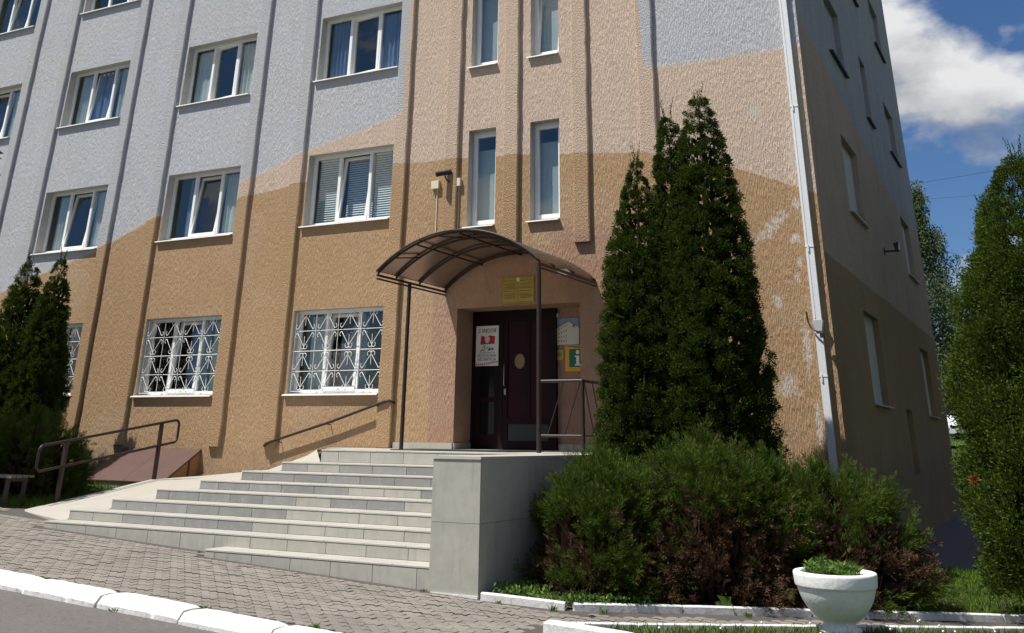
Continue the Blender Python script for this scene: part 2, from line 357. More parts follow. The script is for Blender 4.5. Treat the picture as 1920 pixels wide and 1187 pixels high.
def leaf_mat(name, ca, cb, rough=0.75, trans=0.25):
    b = NB(name)
    at = b.n('ShaderNodeAttribute', attribute_name='tint'); at.attribute_type = 'GEOMETRY'
    c = b.mix(at.outputs['Fac'], ca, cb)
    b.done(c, rough, spec=0.12)
    tl = b.n('ShaderNodeBsdfTranslucent'); b.lk(b.mix(0.5, c, cb), tl.inputs[0])
    mx = b.n('ShaderNodeMixShader'); mx.inputs[0].default_value = trans
    b.lk(b.p.outputs[0], mx.inputs[1]); b.lk(tl.outputs[0], mx.inputs[2]); b.lk(mx.outputs[0], b.out.inputs['Surface'])
    return b.mat
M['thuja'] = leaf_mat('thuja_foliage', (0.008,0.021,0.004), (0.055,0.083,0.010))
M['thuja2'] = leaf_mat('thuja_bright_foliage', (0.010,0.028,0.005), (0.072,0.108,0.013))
M['juniper'] = leaf_mat('juniper_foliage', (0.010,0.028,0.004), (0.085,0.13,0.018))
M['dead'] = leaf_mat('dead_needles', (0.045,0.026,0.016), (0.13,0.075,0.042), trans=0.1)
M['deadbright'] = leaf_mat('rust_twig', (0.16,0.06,0.02), (0.30,0.14,0.05), trans=0.1)
M['birch'] = leaf_mat('birch_leaves', (0.045,0.075,0.03), (0.13,0.17,0.085))
M['spruce'] = leaf_mat('spruce_needles', (0.03,0.06,0.035), (0.10,0.14,0.10), trans=0.1)
M['grass'] = leaf_mat('grass_blades', (0.035,0.085,0.008), (0.14,0.23,0.03))
M['herb'] = leaf_mat('herb_leaves', (0.045,0.10,0.015), (0.16,0.26,0.06))

def ground_mats():
    b = NB('asphalt'); P = b.pos()
    sp = b.noise(P, 140, 4, 0.7); lg = b.noise(P, 1.3, 5, 0.6)
    c = b.mix(lg, (0.105,0.094,0.088), (0.165,0.149,0.138)); c = b.mix(b.smooth(sp, 0.56, 0.68, 0, 0.75), c, (0.27,0.25,0.24)); c = b.mix(b.smooth(sp, 0.44, 0.32, 0, 0.7), c, (0.035,0.033,0.033))
    c = b.mix(b.smooth(b.noise(P, 26, 6, 0.8), 0.54, 0.66, 0, 0.55), c, (0.25,0.228,0.212)); c = b.mix(b.smooth(b.noise(P, 19, 6, 0.8), 0.46, 0.36, 0, 0.6), c, (0.05,0.046,0.044)); b.bump(b.noise(P, 70, 5, 0.75), 1.0, 0.014); M['asphalt'] = b.done(c, 0.9)
    b = NB('concrete_paver'); P = b.pos()
    lg = b.noise(P, 0.9, 6, 0.6); c = b.mix(lg, (0.155,0.139,0.12), (0.235,0.211,0.181))
    oi = b.n('ShaderNodeObjectInfo'); at = b.n('ShaderNodeAttribute', attribute_name='tint')
    f = b.math('ADD', oi.outputs['Random'], at.outputs['Fac']); f = b.math('FRACT', f)
    hsv = b.n('ShaderNodeHueSaturation'); b.lk(c, hsv.inputs['Color']); b.lk(b.math('MULTIPLY_ADD', f, 0.22, 0.89), hsv.inputs['Value']); c = hsv.outputs['Color']
    c = b.mix(b.smooth(b.noise(P, 2.2, 6, 0.65), 0.58, 0.72, 0, 0.4), c, (0.27,0.185,0.15))
    c = b.mix(b.smooth(b.noise(b.mapping(P, (2.2,6,1)), 0.55, 5, 0.7), 0.66, 0.76, 0, 0.45), c, (0.40,0.375,0.33))
    b.bump(b.noise(P, 90, 4, 0.7), 0.5, 0.006); M['paver'] = b.done(c, 0.9)
    M['joint'] = simple('paver_joint_sand', (0.075,0.067,0.056), 0.95, var=0.3, scale=30)
    b = NB('lawn_ground'); P = b.pos()
    c = b.mix(b.noise(P, 3, 6, 0.6), (0.035,0.055,0.014), (0.075,0.105,0.028)); c = b.mix(b.smooth(b.noise(P, 9, 5, 0.7), 0.58, 0.75, 0, 0.6), c, (0.06,0.045,0.03))
    b.bump(b.noise(P, 40, 4, 0.7), 0.8, 0.03); M['lawn'] = b.done(c, 0.95)
ground_mats()

# ------------------------------------------------------------------ ground
def gz(x): return -0.045*max(-26.0, min(6.0, x)) - 0.19
def bank(x, y):
    z = gz(x)
    if x < -15.4:
        t = max(0, min(1, (y+4.2)/3.8)); z += 0.12*t
    if y > 20: z += 0.045*(min(y, 100)-20)
    return z
def setting():
    # terrain: one sheet to the horizon
    xs = [-900,-300,-100,-50,-32,-26,-22,-19,-17,-15.5,-14,-12,-10,-8,-6,-4,-2,0,2,4,6,15,40,120,400,900]
    ys = [-400,-120,-40,-20,-12,-9,-8,-7,-6,-5,-4.2,-3,-2,-1,-0.3,0,2,6,12,20,30,50,100,300,900]
    mb = MB(); nx = len(xs)
    vs = [(x,y,bank(x,y)-0.03 - (0.14 if y < -8 else 0)) for y in ys for x in xs]
    mb.add(vs, [(j*nx+i, j*nx+i+1, (j+1)*nx+i+1, (j+1)*nx+i) for j in range(len(ys)-1) for i in range(nx-1)], 0, True)
    tag(mb.build('ground', M['lawn']), kind='structure')
    # road
    mb = MB(); rx = [-60,-26,-20,-15,-10,-5,0,6,30]
    def strip(y0, y1, dz, mi=0):
        for a, c in zip(rx[:-1], rx[1:]): mb.quad((a,y0,gz(a)+dz),(c,y0,gz(c)+dz),(c,y1,gz(c)+dz),(a,y1,gz(a)+dz), mi)
    strip(-26, -8.5, -0.085)
    tag(mb.build('road', M['asphalt']), kind='structure')
setting()

def pavement():
    base = MB()
    rx = [-30,-26,-20,-15.4,-14,-12,-10,-8,-6]
    pv = bpy.data.objects.new('pavement', None)
    poly = [(-30,-8.45),(-3,-8.45),(2,-8.45),(2,-7.02),(-4.55,-7.02),(-0.2,-3.05),(1.5,-1.6),(1.5,-0.7),(-1.0,-2.75),(-2.83,-4.18),(-4.78,-5.74),(-5.0,-5.86),(-5.85,-5.9),(-15.4,-5.9),(-15.4,-4.3),(-30,-4.3)]
    # triangulated carefully in convex pieces
    def conv(pts): base.add([(x,y,gz(x)-0.006) for x,y in pts], [tuple(range(len(pts)))])
    for a, c in zip(rx[:-1], rx[1:]): conv([(a,-8.45),(c,-8.45),(c,-5.0),(a,-5.0)])
    conv([(-30,-5.0),(-15.3,-5.0),(-15.3,-4.2),(-30,-4.2)]); conv([(-15.3,-5.0),(-12.5,-5.0),(-12.5,-4.0),(-15.3,-4.2)])
    conv([(-6,-8.45),(2,-8.45),(2,-7.0),(-6,-7.0)]); conv([(-6,-7.0),(-4.5,-7.0),(-4.4,-5.5),(-6,-5.8)])
    conv([(-4.5,-7.0),(-0.2,-3.05),(-0.9,-2.6),(-4.6,-5.6)]); conv([(-0.2,-3.05),(1.5,-1.6),(1.0,-1.0),(-0.9,-2.6)])
    me = base.mesh('pavement', M['joint']); pv = link('pavement', me); tag(pv, kind='structure')
    # zigzag pavers
    Lx, Wy = 0.225, 0.1125; g = 0.0045
    def zig(u): u = (u/0.1125) % 1.0; return 0.022*(1-abs(2*u-1)*2)
    us = [0, 0.05625, 0.1125, 0.16875, Lx]
    def outline(x0):
        lo = [(x0+min(max(u,g),Lx-g), zig(u)+g) for u in us]; hi = [(x0+min(max(u,g),Lx-g), Wy+zig(u)-g) for u in us]
        return lo + hi[::-1]
    pm = MB(); o = outline(0); n = len(o); ch = 0.004
    cx, cy = Lx/2, Wy/2
    ins = [(x+(ch if x < cx else -ch), y+(ch if y < cy+zig(x) else -ch)) for x, y in o]
    pm.add([(x,y,-0.03) for x,y in o]+[(x,y,0.0) for x,y in o]+[(x,y,0.004) for x,y in ins],
           [(i,(i+1)%n,n+(i+1)%n,n+i) for i in range(n)]+[(n+i,n+(i+1)%n,2*n+(i+1)%n,2*n+i) for i in range(n)]+[tuple(range(2*n,3*n))])
    pme = pm.mesh('paver', M['paver'])
    cam = Vector((0,-16.553,1.65))
    cells = []
    def inside(x, y):
        if y < -8.38: return False
        if y < -7.08: return x < 1.5
        if x < -15.3: return y < -4.4
        if x < -13.4: return y < -5.0 + (-15.3-x)*0.0 and y < -4.45 - (x+15.3)*0.3
        if x < -9.9: return y < -5.66
        if x < -5.9: return y < -6.02
        # diagonal path
        near = -6.80 + (x+4.6)*0.87; far = -5.95 + (x+4.9)*0.76
        if x < -4.7: return y < -6.02
        return near + 0.02 < y < far - 0.1
    for r in range(int(4.5/Wy)):
        y = -8.44 + r*Wy
        for c in range(int(28/Lx)):
            x = -26 + c*Lx + (Lx/2 if r % 2 else 0)
            if all(inside(x+dx, y+dy) for dx in (0.01, Lx-0.01) for dy in (-0.01, Wy+0.01)):
                d = (Vector((x,y,gz(x)))-cam).length; cells.append((d, x, y))
    cells.sort()
    rng = random.Random(3)
    # frame test so that the individuals are pavers in view
    def inview(x, y):
        rx_ = x; ry = y+16.553; f = -0.426*rx_+0.81*ry-0.4*1.75
        s = 0.885*rx_+0.4656*ry; px = 960+1826*s/f; return 0 < px < 1900
    vis = [c for c in cells if inview(c[1], c[2])]; ids = set((c[1],c[2]) for c in vis[:300])
    st = MB(); tint = []
    for d, x, y in cells:
        dz = rng.uniform(-0.003, 0.004) + 0.003*(1+math.sin(x*1.7+y*2.3)*math.sin(x*.6))
        if (x,y) in ids:
            o = link('paver', pme, pv, (x, y, gz(x+Lx/2)+dz), (rng.uniform(-.008,.008), 0.045+rng.uniform(-.006,.006), 0))
        else:
            z = gz(x+Lx/2)+dz
            b = [(px+x,py+y,z-0.045*(px-Lx/2)) for px,py in outline(0)]
            st.add(b, [tuple(range(len(b)))]); tint.append(rng.random())
    so = st.build('paver_field', M['paver'], pv); so['kind'] = 'stuff'
    a = so.data.attributes.new('tint', 'FLOAT', 'FACE'); a.data.foreach_set('value', tint)
pavement()

def kerbs():
    rng = random.Random(5)
    def stone(L, H, D, ch, seed, amp=1.0):
        """kerb stone along +x with chamfer on the front top edge, chipped"""
        r = np.random.default_rng(seed); prof = [(-D,-0.2),(-D,H-ch*0.9),(-D+ch*0.75,H-0.004),(-D*0.5,H+0.003),(-0.01,H),(0,H-0.012),(0,-0.2)]
        n = 16; vs = []; 
        for i in range(n+1):
            x = L*i/n; e = 0.012*amp*math.exp(-min(i,n-i)*1.3)
            for j, (y,z) in enumerate(prof):
                a = r.normal(0, 0.0016*amp, 2) if j not in (0,6) else (0,0)
                if j in (1,2) and r.random() < 0.035*amp: a = (a[0]+0.014*amp, a[1]-0.014*amp)
                vs.append((x + (0.004 if i == 0 else (-0.004 if i == n else 0)) + r.normal(0,.002), y+a[0]+(e if j < 4 else -e), z+a[1]-(e if 0 < j < 6 else 0)))
        k = len(prof); mb = MB()
        mb.add(vs, [(i*k+j, (i+1)*k+j, (i+1)*k+j+1, i*k+j+1) for i in range(n) for j in range(k-1)], 0, False)
        mb.add(vs[:k], [tuple(range(k))]); mb.add(vs[-k:], [tuple(range(k-1,-1,-1))])
        return mb.mesh('kerb_stone', M['whitepaint'])
    root = bpy.data.objects.new('road_kerb', None); COL.objects.link(root); root.location = (-8,-8.4,gz(-8)); tag(root, kind='structure')
    x = -9.68 - 1.085*12; protos = [stone(1.07, 0.02, 0.31, 0.075, s) for s in range(6)]
    for i in range(24):
        o = link('kerb_stone', protos[i % 6], root, (x+8, rng.uniform(-.012,.012), gz(x)-gz(-8)+rng.uniform(-.006,.006)), (0, 0.045, rng.uniform(-.006,.006))); x += 1.085
    # low white kerb stones along the planting bed
    def line(name, pts, H, D, up, label):
        rt = bpy.data.objects.new(name, None); COL.objects.link(rt); rt.location = (pts[0][0],pts[0][1],gz(pts[0][0])); tag(rt, kind='structure')
        k = 0
        for (a, c) in zip(pts[:-1], pts[1:]):
            a = Vector(a); c = Vector(c); Ln = (c-a).length; n = max(1, round(Ln/1.0)); d = (c-a)/n
            me = [stone(d.length-0.006, H, D, 0.012, 20+k+q, .3) for q in range(2)]
            for i in range(n):
                p = a + d*i; q = p + d
                o = link('kerb_stone', me[i % 2], rt, (p.x-pts[0][0], p.y-pts[0][1], gz(p.x)-gz(pts[0][0])), (0, -math.atan2(gz(q.x)-gz(p.x), d.length), math.atan2(d.y, d.x)+rng.uniform(-.01,.01)))
            k += 2
    line('bed_kerb', [(-5.86,-5.93),(-4.92,-5.80)], 0.07, 0.075, 0, '')
    line('bed_kerb', [(-4.88,-5.76),(-3.95,-5.0),(-2.8,-4.12),(-1.0,-2.72),(1.2,-1.0)], 0.065, 0.075, 0, '')
    line('lawn_kerb', [(-4.64,-6.74),(-4.0,-6.2),(-2.69,-5.03),(-1.05,-3.56),(1.0,-1.75)], 0.045, 0.05, 0, '')
    line('lawn_kerb', [(-4.58,-6.92),(-2.0,-6.95),(2.0,-6.95)], 0.095, 0.17, 0, '')
    # white plinth strip under the stair cheek
kerbs()

# ------------------------------------------------------------------ building
BLD = thing('office_building', (-17,8,0.6), 'tall stucco office block in grey, pink and orange paint bands', 'building')
RIBR = []
WX = [('D',-26.43),('A',-22.22),('B',-17.93),('C',-13.72)]; WW = 2.24; H = 3.3
rows = [(2.434,4.033),(5.781,7.331),(9.081,10.631),(12.381,13.931)]
NX = [-9.657,-8.269]; NW = 0.626; nrows = [(5.441,7.38),(8.76,10.70),(12.08,14.02)]
XR = -2.94; XL = -31.0; ZT = 17.4; YB = 16.3; DR = (-9.80,-7.27,1.0,3.905)
def facade():
    opens = [(x, x+WW, a, c) for _, x in WX for a, c in rows] + [(x, x+NW, a, c) for x in NX for a, c in nrows] + [DR]
    xs = sorted(set([XL, XR] + [o[0] for o in opens] + [o[1] for o in opens])); zs = sorted(set([0.0, ZT] + [o[2] for o in opens] + [o[3] for o in opens]))
    mb = MB()
    for x0, x1 in zip(xs[:-1], xs[1:]):
        run = None
        for z0, z1 in zip(zs[:-1], zs[1:]):
            cx, cz = (x0+x1)/2, (z0+z1)/2
            if any(o[0] < cx < o[1] and o[2] < cz < o[3] for o in opens):
                if run: mb.quad((x0,0,run[0]),(x1,0,run[0]),(x1,0,run[1]),(x0,0,run[1])); run = None
            else: run = (run[0] if run else z0, z1)
        if run: mb.quad((x0,0,run[0]),(x1,0,run[0]),(x1,0,run[1]),(x0,0,run[1]))
    for o in opens:
        d = 0.69 if o is DR else 0.29; mi = 0 if o is DR else 1
        x0,x1,z0,z1 = o
        mb.quad((x0,0,z0),(x0,0,z1),(x0,d,z1),(x0,d,z0), mi); mb.quad((x1,0,z1),(x1,0,z0),(x1,d,z0),(x1,d,z1), mi)
        mb.quad((x0,0,z1),(x1,0,z1),(x1,d,z1),(x0,d,z1), mi); mb.quad((x1,0,z0),(x0,0,z0),(x0,d,z0),(x1,d,z0), mi)
    # back wall of the recess, beside and above the door
    mb.quad((-8.03,0.69,1.0),(-7.27,0.69,1.0),(-7.27,0.69,3.905),(-8.03,0.69,3.905))
    mb.build('wall', [M['stucco'], M['reveal']], BLD)
    # lower plinth set back under the plaster edge
    mb = MB(); mb.box(XL, -12.2, -0.035, 0.01, 0.2, 0.93); mb.build('plinth', M['stucco'], BLD)
    # interior shell
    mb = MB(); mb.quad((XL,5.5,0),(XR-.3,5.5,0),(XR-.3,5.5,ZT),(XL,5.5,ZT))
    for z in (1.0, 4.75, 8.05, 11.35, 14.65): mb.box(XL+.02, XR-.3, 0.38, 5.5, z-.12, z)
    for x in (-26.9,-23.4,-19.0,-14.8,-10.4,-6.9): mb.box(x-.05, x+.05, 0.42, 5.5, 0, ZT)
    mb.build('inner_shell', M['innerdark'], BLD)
    mb = MB(); mb.box(XL, XR+.1, -0.35, YB+.1, ZT, ZT+.25); mb.build('roof', M['reveal'], BLD)
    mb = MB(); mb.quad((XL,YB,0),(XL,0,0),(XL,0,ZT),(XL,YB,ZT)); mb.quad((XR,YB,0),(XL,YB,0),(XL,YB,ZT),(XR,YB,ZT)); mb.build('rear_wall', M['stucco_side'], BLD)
facade()

def side_wall():
    # niches with infill: (y0,y1,z0,z1,infill)
    k = 0.963
    def yy(y): return (y+16.553)*k-16.553
    rowz = [(2.31,3.95),(5.81,7.38),(9.17,10.66),(12.47,14.0)]
    N = []
    for y0, y1 in ((yy(4.1),yy(6.0)),(yy(13.1),yy(15.0))):
        for i, (a, c) in enumerate(rowz): N.append((y0,y1,a,c, 1 if i < 2 else 0, True))
    for a, c in ((9.0,10.66),(12.4,14.0)): N.append((yy(8.85),yy(9.85),a,c,0,True))
    N.append((yy(8.5),yy(9.5),0.2,2.34,1,False))
    ys = sorted(set([0.0,YB]+[n[0] for n in N]+[n[1] for n in N])); zs = sorted(set([0-.3,ZT]+[n[2] for n in N]+[n[3] for n in N]))
    mb = MB(); d = 0.13
    for a, c in zip(ys[:-1], ys[1:]):
        for e, f in zip(zs[:-1], zs[1:]):
            cy, cz = (a+c)/2, (e+f)/2
            if not any(n[0] < cy < n[1] and n[2] < cz < n[3] for n in N):
                mb.quad((XR,a,e),(XR,c,e),(XR,c,f),(XR,a,f))
    for y0,y1,z0,z1,inf,sl in N:
        mb.quad((XR,y0,z0),(XR,y0,z1),(XR-d,y0,z1),(XR-d,y0,z0)); mb.quad((XR,y1,z1),(XR,y1,z0),(XR-d,y1,z0),(XR-d,y1,z1))
        mb.quad((XR,y0,z1),(XR,y1,z1),(XR-d,y1,z1),(XR-d,y0,z1)); mb.quad((XR,y1,z0),(XR,y0,z0),(XR-d,y0,z0),(XR-d,y1,z0))
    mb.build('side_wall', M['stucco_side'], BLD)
    for y0,y1,z0,z1,inf,sl in N:
        f = MB(); f.quad((XR-d+.004,y0,z0),(XR-d+.004,y1,z0),(XR-d+.004,y1,z1),(XR-d+.004,y0,z1))
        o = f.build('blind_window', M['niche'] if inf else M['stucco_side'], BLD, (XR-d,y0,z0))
        if sl:
            s = MB(); s.extr([(XR-d+.01,z0+.03),(XR-d+.01,z0+.012),(XR+.075,z0-.012),(XR+.08,z0-.03),(XR+.083,z0-.01)][::-1] if 0 else [(XR-d+.01,z0+.012),(XR+.08,z0-.035),(XR+.085,z0-.005),(XR-d+.01,z0+.03)], 'y', y0-.04, y1+.05)
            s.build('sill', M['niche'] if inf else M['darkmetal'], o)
    mb = MB(); mb.box(XR-.05, XR-.012, 0.02, YB, -0.4, 1.02); 
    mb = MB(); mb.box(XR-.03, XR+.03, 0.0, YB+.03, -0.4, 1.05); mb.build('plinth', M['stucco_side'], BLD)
side_wall()

def ribs():
    spec = []
    for _, x in WX: spec += [(x-.11-.35, x-.11, 1.44), (x+WW+.07, x+WW+.42, 1.44)]
    spec[-1] = (-11.47, -11.11, 1.475)
    spec += [(-10.21,-9.86,4.45),(-8.85,-8.5,4.9),(-7.36,-7.01,4.95),(-6.0,-5.65,1.3)]
    for x0, x1, z in spec:
        mb = MB(); n = 40; r = np.random.default_rng(int(-x0*100))
        zs = np.linspace(z, ZT, n); j = r.normal(0, 0.006, (n,2))
        D = 0.088; vs = []
        for i in range(n):
            a = x0+.015+j[i,0]; c = x1+j[i,1]*0.9
            vs += [(a,0.02,zs[i]),(a+.012,-D+.02,zs[i]),(a+.035,-D,zs[i]),(c-.02,-D,zs[i]),(c,-D+.018,zs[i]),(c,0.02,zs[i])]
        mb.add(vs, [(i*6+k, i*6+k+1, (i+1)*6+k+1, (i+1)*6+k) for i in range(n-1) for k in range(5)])
        mb.add(vs[:6], [(0,5,4,3,2,1)])
        mb.build('pilaster', M['stucco_rib'], BLD, (x0,0,z))
ribs()

# ---------------------------------------------------------------- windows
FR0, FR1 = 0.20, 0.27
def win_meshes(w, h, splits):
    """frame with mullions; splits = list of mullion centres"""
    f = 0.065; mb = MB()
    mb.box(0,f,FR0,FR1,0,h); mb.box(w-f,w,FR0,FR1,0,h); mb.box(f,w-f,FR0,FR1,h-f,h); mb.box(f,w-f,FR0,FR1,0,0.075)
    for s in splits: mb.box(s-.035,s+.035,FR0+.001,FR1-.001,0.075,h-f)
    return mb
def sash_mesh(w, h):
    t = 0.06; mb = MB(); a, c = -0.022, 0.045
    mb.box(0,t,a,c,0,h); mb.box(w-t,w,a,c,0,h); mb.box(t,w-t,a,c,0,t+.015); mb.box(t,w-t,a,c,h-t,h); return mb
def pane_mesh(x0, x1, z0, z1, y=0.0):
    mb = MB(); mb.box(x0,x1,y-.004,y+.004,z0,z1); return mb
def sill_mesh(w):
    mb = MB(); mb.extr([(FR0-.005,0.012),(-0.075,-0.022),(-0.078,-0.045),(-0.068,-0.045),(-0.062,-0.03),(FR0-.005,-0.003)], 'x', -0.055, w+.0)
    return mb
def window(x, z, w, h, mode, label=None, single=False):
    """mode of the opening sash: tilt, turn, shut"""
    key = (round(w,3), round(h,3), single)
    sp = [] if single else [0.72, 1.53]
    if key not in CACHE:
        c = {}; c['frame'] = win_meshes(w, h, sp).mesh('window_frame', M['pvc']); c['sill'] = sill_mesh(w).mesh('sill', M['sill'])
        if single:
            c['sash'] = sash_mesh(w-.09, h-.12).mesh('sash', M['pvc']); c['mp'] = pane_mesh(.055, w-.145, .07, h-.175, .01).mesh('pane', M['glass'])
        else:
            c['p1'] = pane_mesh(.06, .69, .07, h-.06, .236).mesh('pane', M['glass']); c['p3'] = pane_mesh(1.56, w-.06, .07, h-.06, .236).mesh('pane', M['glass'])
            c['sash'] = sash_mesh(0.79, h-.115).mesh('sash', M['pvc']); c['mp'] = pane_mesh(.055, .735, .07, h-.17, .01).mesh('pane', M['glass'])
        CACHE[key] = c
    c = CACHE[key]; bl = wloc(BLD)
    fr = link('window', c['frame'], BLD, Vector((x,0,z))-bl)
    if label: fr['label'] = label
    link('sill', c['sill'], fr)
    if not single: link('pane', c['p1'], fr); link('pane', c['p3'], fr)
    sx = 0.045 if single else 0.73; sz = 0.055
    if mode == 'tilt': rot, loc = (R(-6.5),0,0), (sx, FR0, sz)
    elif mode == 'turn': rot, loc = (0,0,R(-7)), (sx+.01, FR0+.1, sz); rot = (0,0,R(-6))
    else: rot, loc = (0,0,0), (sx, FR0, sz)
    link('sash', c['sash'], fr, loc, rot); link('pane', c['mp'], fr, loc, rot)
    return fr
CACHE = {}
modes = {('A',0):'tilt',('B',0):'tilt',('C',0):'tilt',('D',0):'shut',('A',1):'tilt',('B',1):'tilt',('C',1):'tilt',('D',1):'shut',('A',2):'tilt',('B',2):'turn',('C',2):'turn',('D',2):'tilt',('A',3):'shut',('B',3):'tilt',('C',3):'shut',('D',3):'tilt'}
for n_, x in WX:
    for i, (a, c) in enumerate(rows): window(x, a, WW, c-a, modes[(n_,i)])
for x in NX:
    for i, (a, c) in enumerate(nrows): window(x, a, NW, c-a, 'tilt' if (i == 1 and x > -9) else 'shut', single=True)

def grilles():
    # V-shaped scroll strand: curl, straight, curl
    def strand(sx, sz, cw, chh):
        P = []
        for t in np.linspace(0, 1, 7): a = math.pi*1.25*(1-t); P.append((-sx*(0.045 - 0.045*math.cos(a)) , sz*(0.05*math.sin(a)*1.0)))
        x0, z0 = 0.0, 0.0
        body = [(sx*cw*t, -sz*chh*t) for t in (0.25,0.5,0.75,1.0)]
        ex, ez = body[-1]
        end = [(ex+sx*(0.05*math.sin(a)), ez+sz*(-0.02+0.05-0.05*math.cos(a)) if 0 else ez - sz*0.0 + sz*(0.045*(1-math.cos(a)))) for a in np.linspace(0.4, 2.6, 5)]
        return P + body + end
    mb = MB()
    for sx in (-1,1):
        for sz in (-1,1):
            pts = strand(sx, sz, 0.185, 0.26)
            mb.tube([(px, (0.004 if sx > 0 else -0.004), pz + sz*0.30) for px, pz in pts], 0.0065, 5)
    # centre pins
    mb.tube([(0,0,0.36),(0,0,0.10)], 0.006, 5); mb.tube([(0,0,-0.36),(0,0,-0.10)], 0.006, 5)
    scroll = mb.mesh('scroll', M['white'])
    bl = wloc(BLD)
    for n_, x in WX[:4]:
        a, c = rows[0]; w = WW; h = c-a; y = 0.06
        r = MB()
        for q in (0.04, h-.045): r.box(0.03, w-.02, y-.005, y+.005, q-.006, q+.006)
        r.box(.03,.045,y-.006,y+.006,.046,h-.051); r.box(w-.035,w-.02,y-.006,y+.006,.046,h-.051)
        g = link('window_grille', r.mesh('window_grille', M['white']), BLD, Vector((x,0,a))-bl)
        hb = MB()
        for q in (h*.5,): hb.tube([(0.0,y,q),(w,y,q)], 0.0075, 6)
        hb.build  # one long mid rail
        link('rail', hb.mesh('rail', M['white']), g)
        for q in (h*.26, h*.745):
            s = MB(); s.tube([(0.02,y+.012,q),(w-.02,y+.012,q)], 0.006, 6); link('rail', s.mesh('rail', M['white']), g)
        cs = [w*(k+.5)/4 for k in range(4)]
        for k in (1,2,3):
            s = MB(); s.tube([(w*k/4,y-.006,.03),(w*k/4,y-.006,h-.03)], 0.006, 6); link('bar', s.mesh('bar', M['white']), g)
        for cx in cs:
            for cz in (h*.26, h*.745): link('scroll', scroll, g, (cx, y, cz))
grilles()

# ---------------------------------------------------------------- curtains and blinds inside
def sheet(name, x0, x1, z0, z1, y, mat, waves, amp, label, cat, group=None):
    mb = MB(); n = max(12, int((x1-x0)*46)); vs = []
    for i in range(n+1):
        x = x0+(x1-x0)*i/n; yy = y + amp*math.sin(i/n*waves*2*math.pi) + amp*0.5*math.sin(i*1.3+x0*7)
        vs += [(x,yy,z0),(x,yy,z1)]
    mb.add(vs, [(2*i,2*i+2,2*i+3,2*i+1) for i in range(n)], 0, True)
    return tag(mb.build(name, mat, None, ((x0+x1)/2,y,z0)), label, cat, group)
z3 = rows[2]; z2 = rows[1]; z1 = rows[0]
sheet('curtain', -13.62,-13.0, z3[0]+.02, z3[1]-.02, 0.335, M['bluecurt'], 6, .03, 'blue curtain in left pane of third floor window nearest the pink stripe', 'curtain')
sheet('curtain', -12.2,-11.5, z3[0]+.02, z3[1]-.1, 0.335, M['bluecurt'], 6, .03, 'blue curtain in right pane of third floor window nearest the pink stripe', 'curtain')
sheet('curtain', -21.5,-20.7, z3[0]+.02, z3[1]-.05, 0.335, M['bluecurt'], 5, .03, 'dusky blue curtain behind tilted sash of third floor window at left', 'curtain')
sheet('curtain', -22.1,-21.62, z3[0]+.02, z3[1]-.05, 0.335, M['netcurt'], 5, .02, 'pale net curtain in left pane of third floor window at left', 'curtain')
sheet('curtain', -20.6,-20.0, z3[0]+.02, z3[1]-.05, 0.335, M['netcurt'], 5, .02, 'pale net curtain in right pane of third floor window at left', 'curtain')
sheet('curtain', -17.85,-17.25, z3[0]+.02, z3[1]-.1, 0.335, M['netcurt'], 5, .02, 'white net curtain in left pane of the half-dark third floor window', 'curtain')
sheet('curtain', -16.35,-15.7, z3[0]+.02, z3[1]-.1, 0.335, M['netcurt'], 5, .02, 'white net curtain in right pane of the half-dark third floor window', 'curtain')
sheet('curtain', -17.5,-17.15, z2[0]+.02, z2[1]-.1, 0.335, M['bluecurt'], 3, .03, 'narrow blue curtain in second floor window where grey meets orange', 'curtain')
sheet('curtain', -22.0,-21.6, z2[0]+.02, z2[1]-.1, 0.335, M['netcurt'], 3, .03, 'pale curtain in second floor window above the left conifers', 'curtain')
sheet('curtain', -20.65,-20.05, z2[0]+.02, z2[1]-.08, 0.345, M['netcurt'], 4, .02, 'pale curtain in right pane of second floor window above the left conifers', 'curtain')
sheet('curtain', -16.35,-15.75, z2[0]+.02, z2[1]-.08, 0.345, M['netcurt'], 4, .02, 'pale curtain in right pane of second floor window where grey meets orange', 'curtain')
sheet('curtain', -24.85,-24.3, z3[0]+.02, z3[1]-.08, 0.345, M['netcurt'], 4, .02, 'pale curtain in third floor window cut by the left edge', 'curtain')
sheet('curtain', -13.6,-13.05, z1[0]+.02, z1[1]-.08, 0.50, M['netcurt'], 4, .02, 'pale net curtain in left pane of the barred window nearest the handrail', 'curtain')
sheet('curtain', -16.3,-15.75, z1[0]+.02, z1[1]-.08, 0.50, M['netcurt'], 4, .02, 'pale net curtain in right pane of the barred window above the hatch', 'curtain')
sheet('curtain', -12.9,-12.25, z1[0]+.02, z1[1]-.1, 0.62, M['bluecurt'], 5, .03, 'blue curtain behind the barred window nearest the handrail', 'curtain')
sheet('curtain', -17.1,-16.5, z1[0]+.02, z1[1]-.1, 0.62, M['bluecurt'], 5, .03, 'blue curtain behind the barred window above the metal hatch', 'curtain')
for q, (x, (a, c)) in enumerate([(x, nr) for x in NX for nr in nrows]):
    nm = ['lower left','middle left','upper left','lower right','middle right','upper right'][q]
    sheet('window_film', x+.02, x+NW-.02, a+.02, c-(.05 if q in (1,2,4,5) else .35), 0.345, M['greycurt'], 1, .004, f'pale blue-grey screen behind the {nm} narrow stairwell window', 'screen')
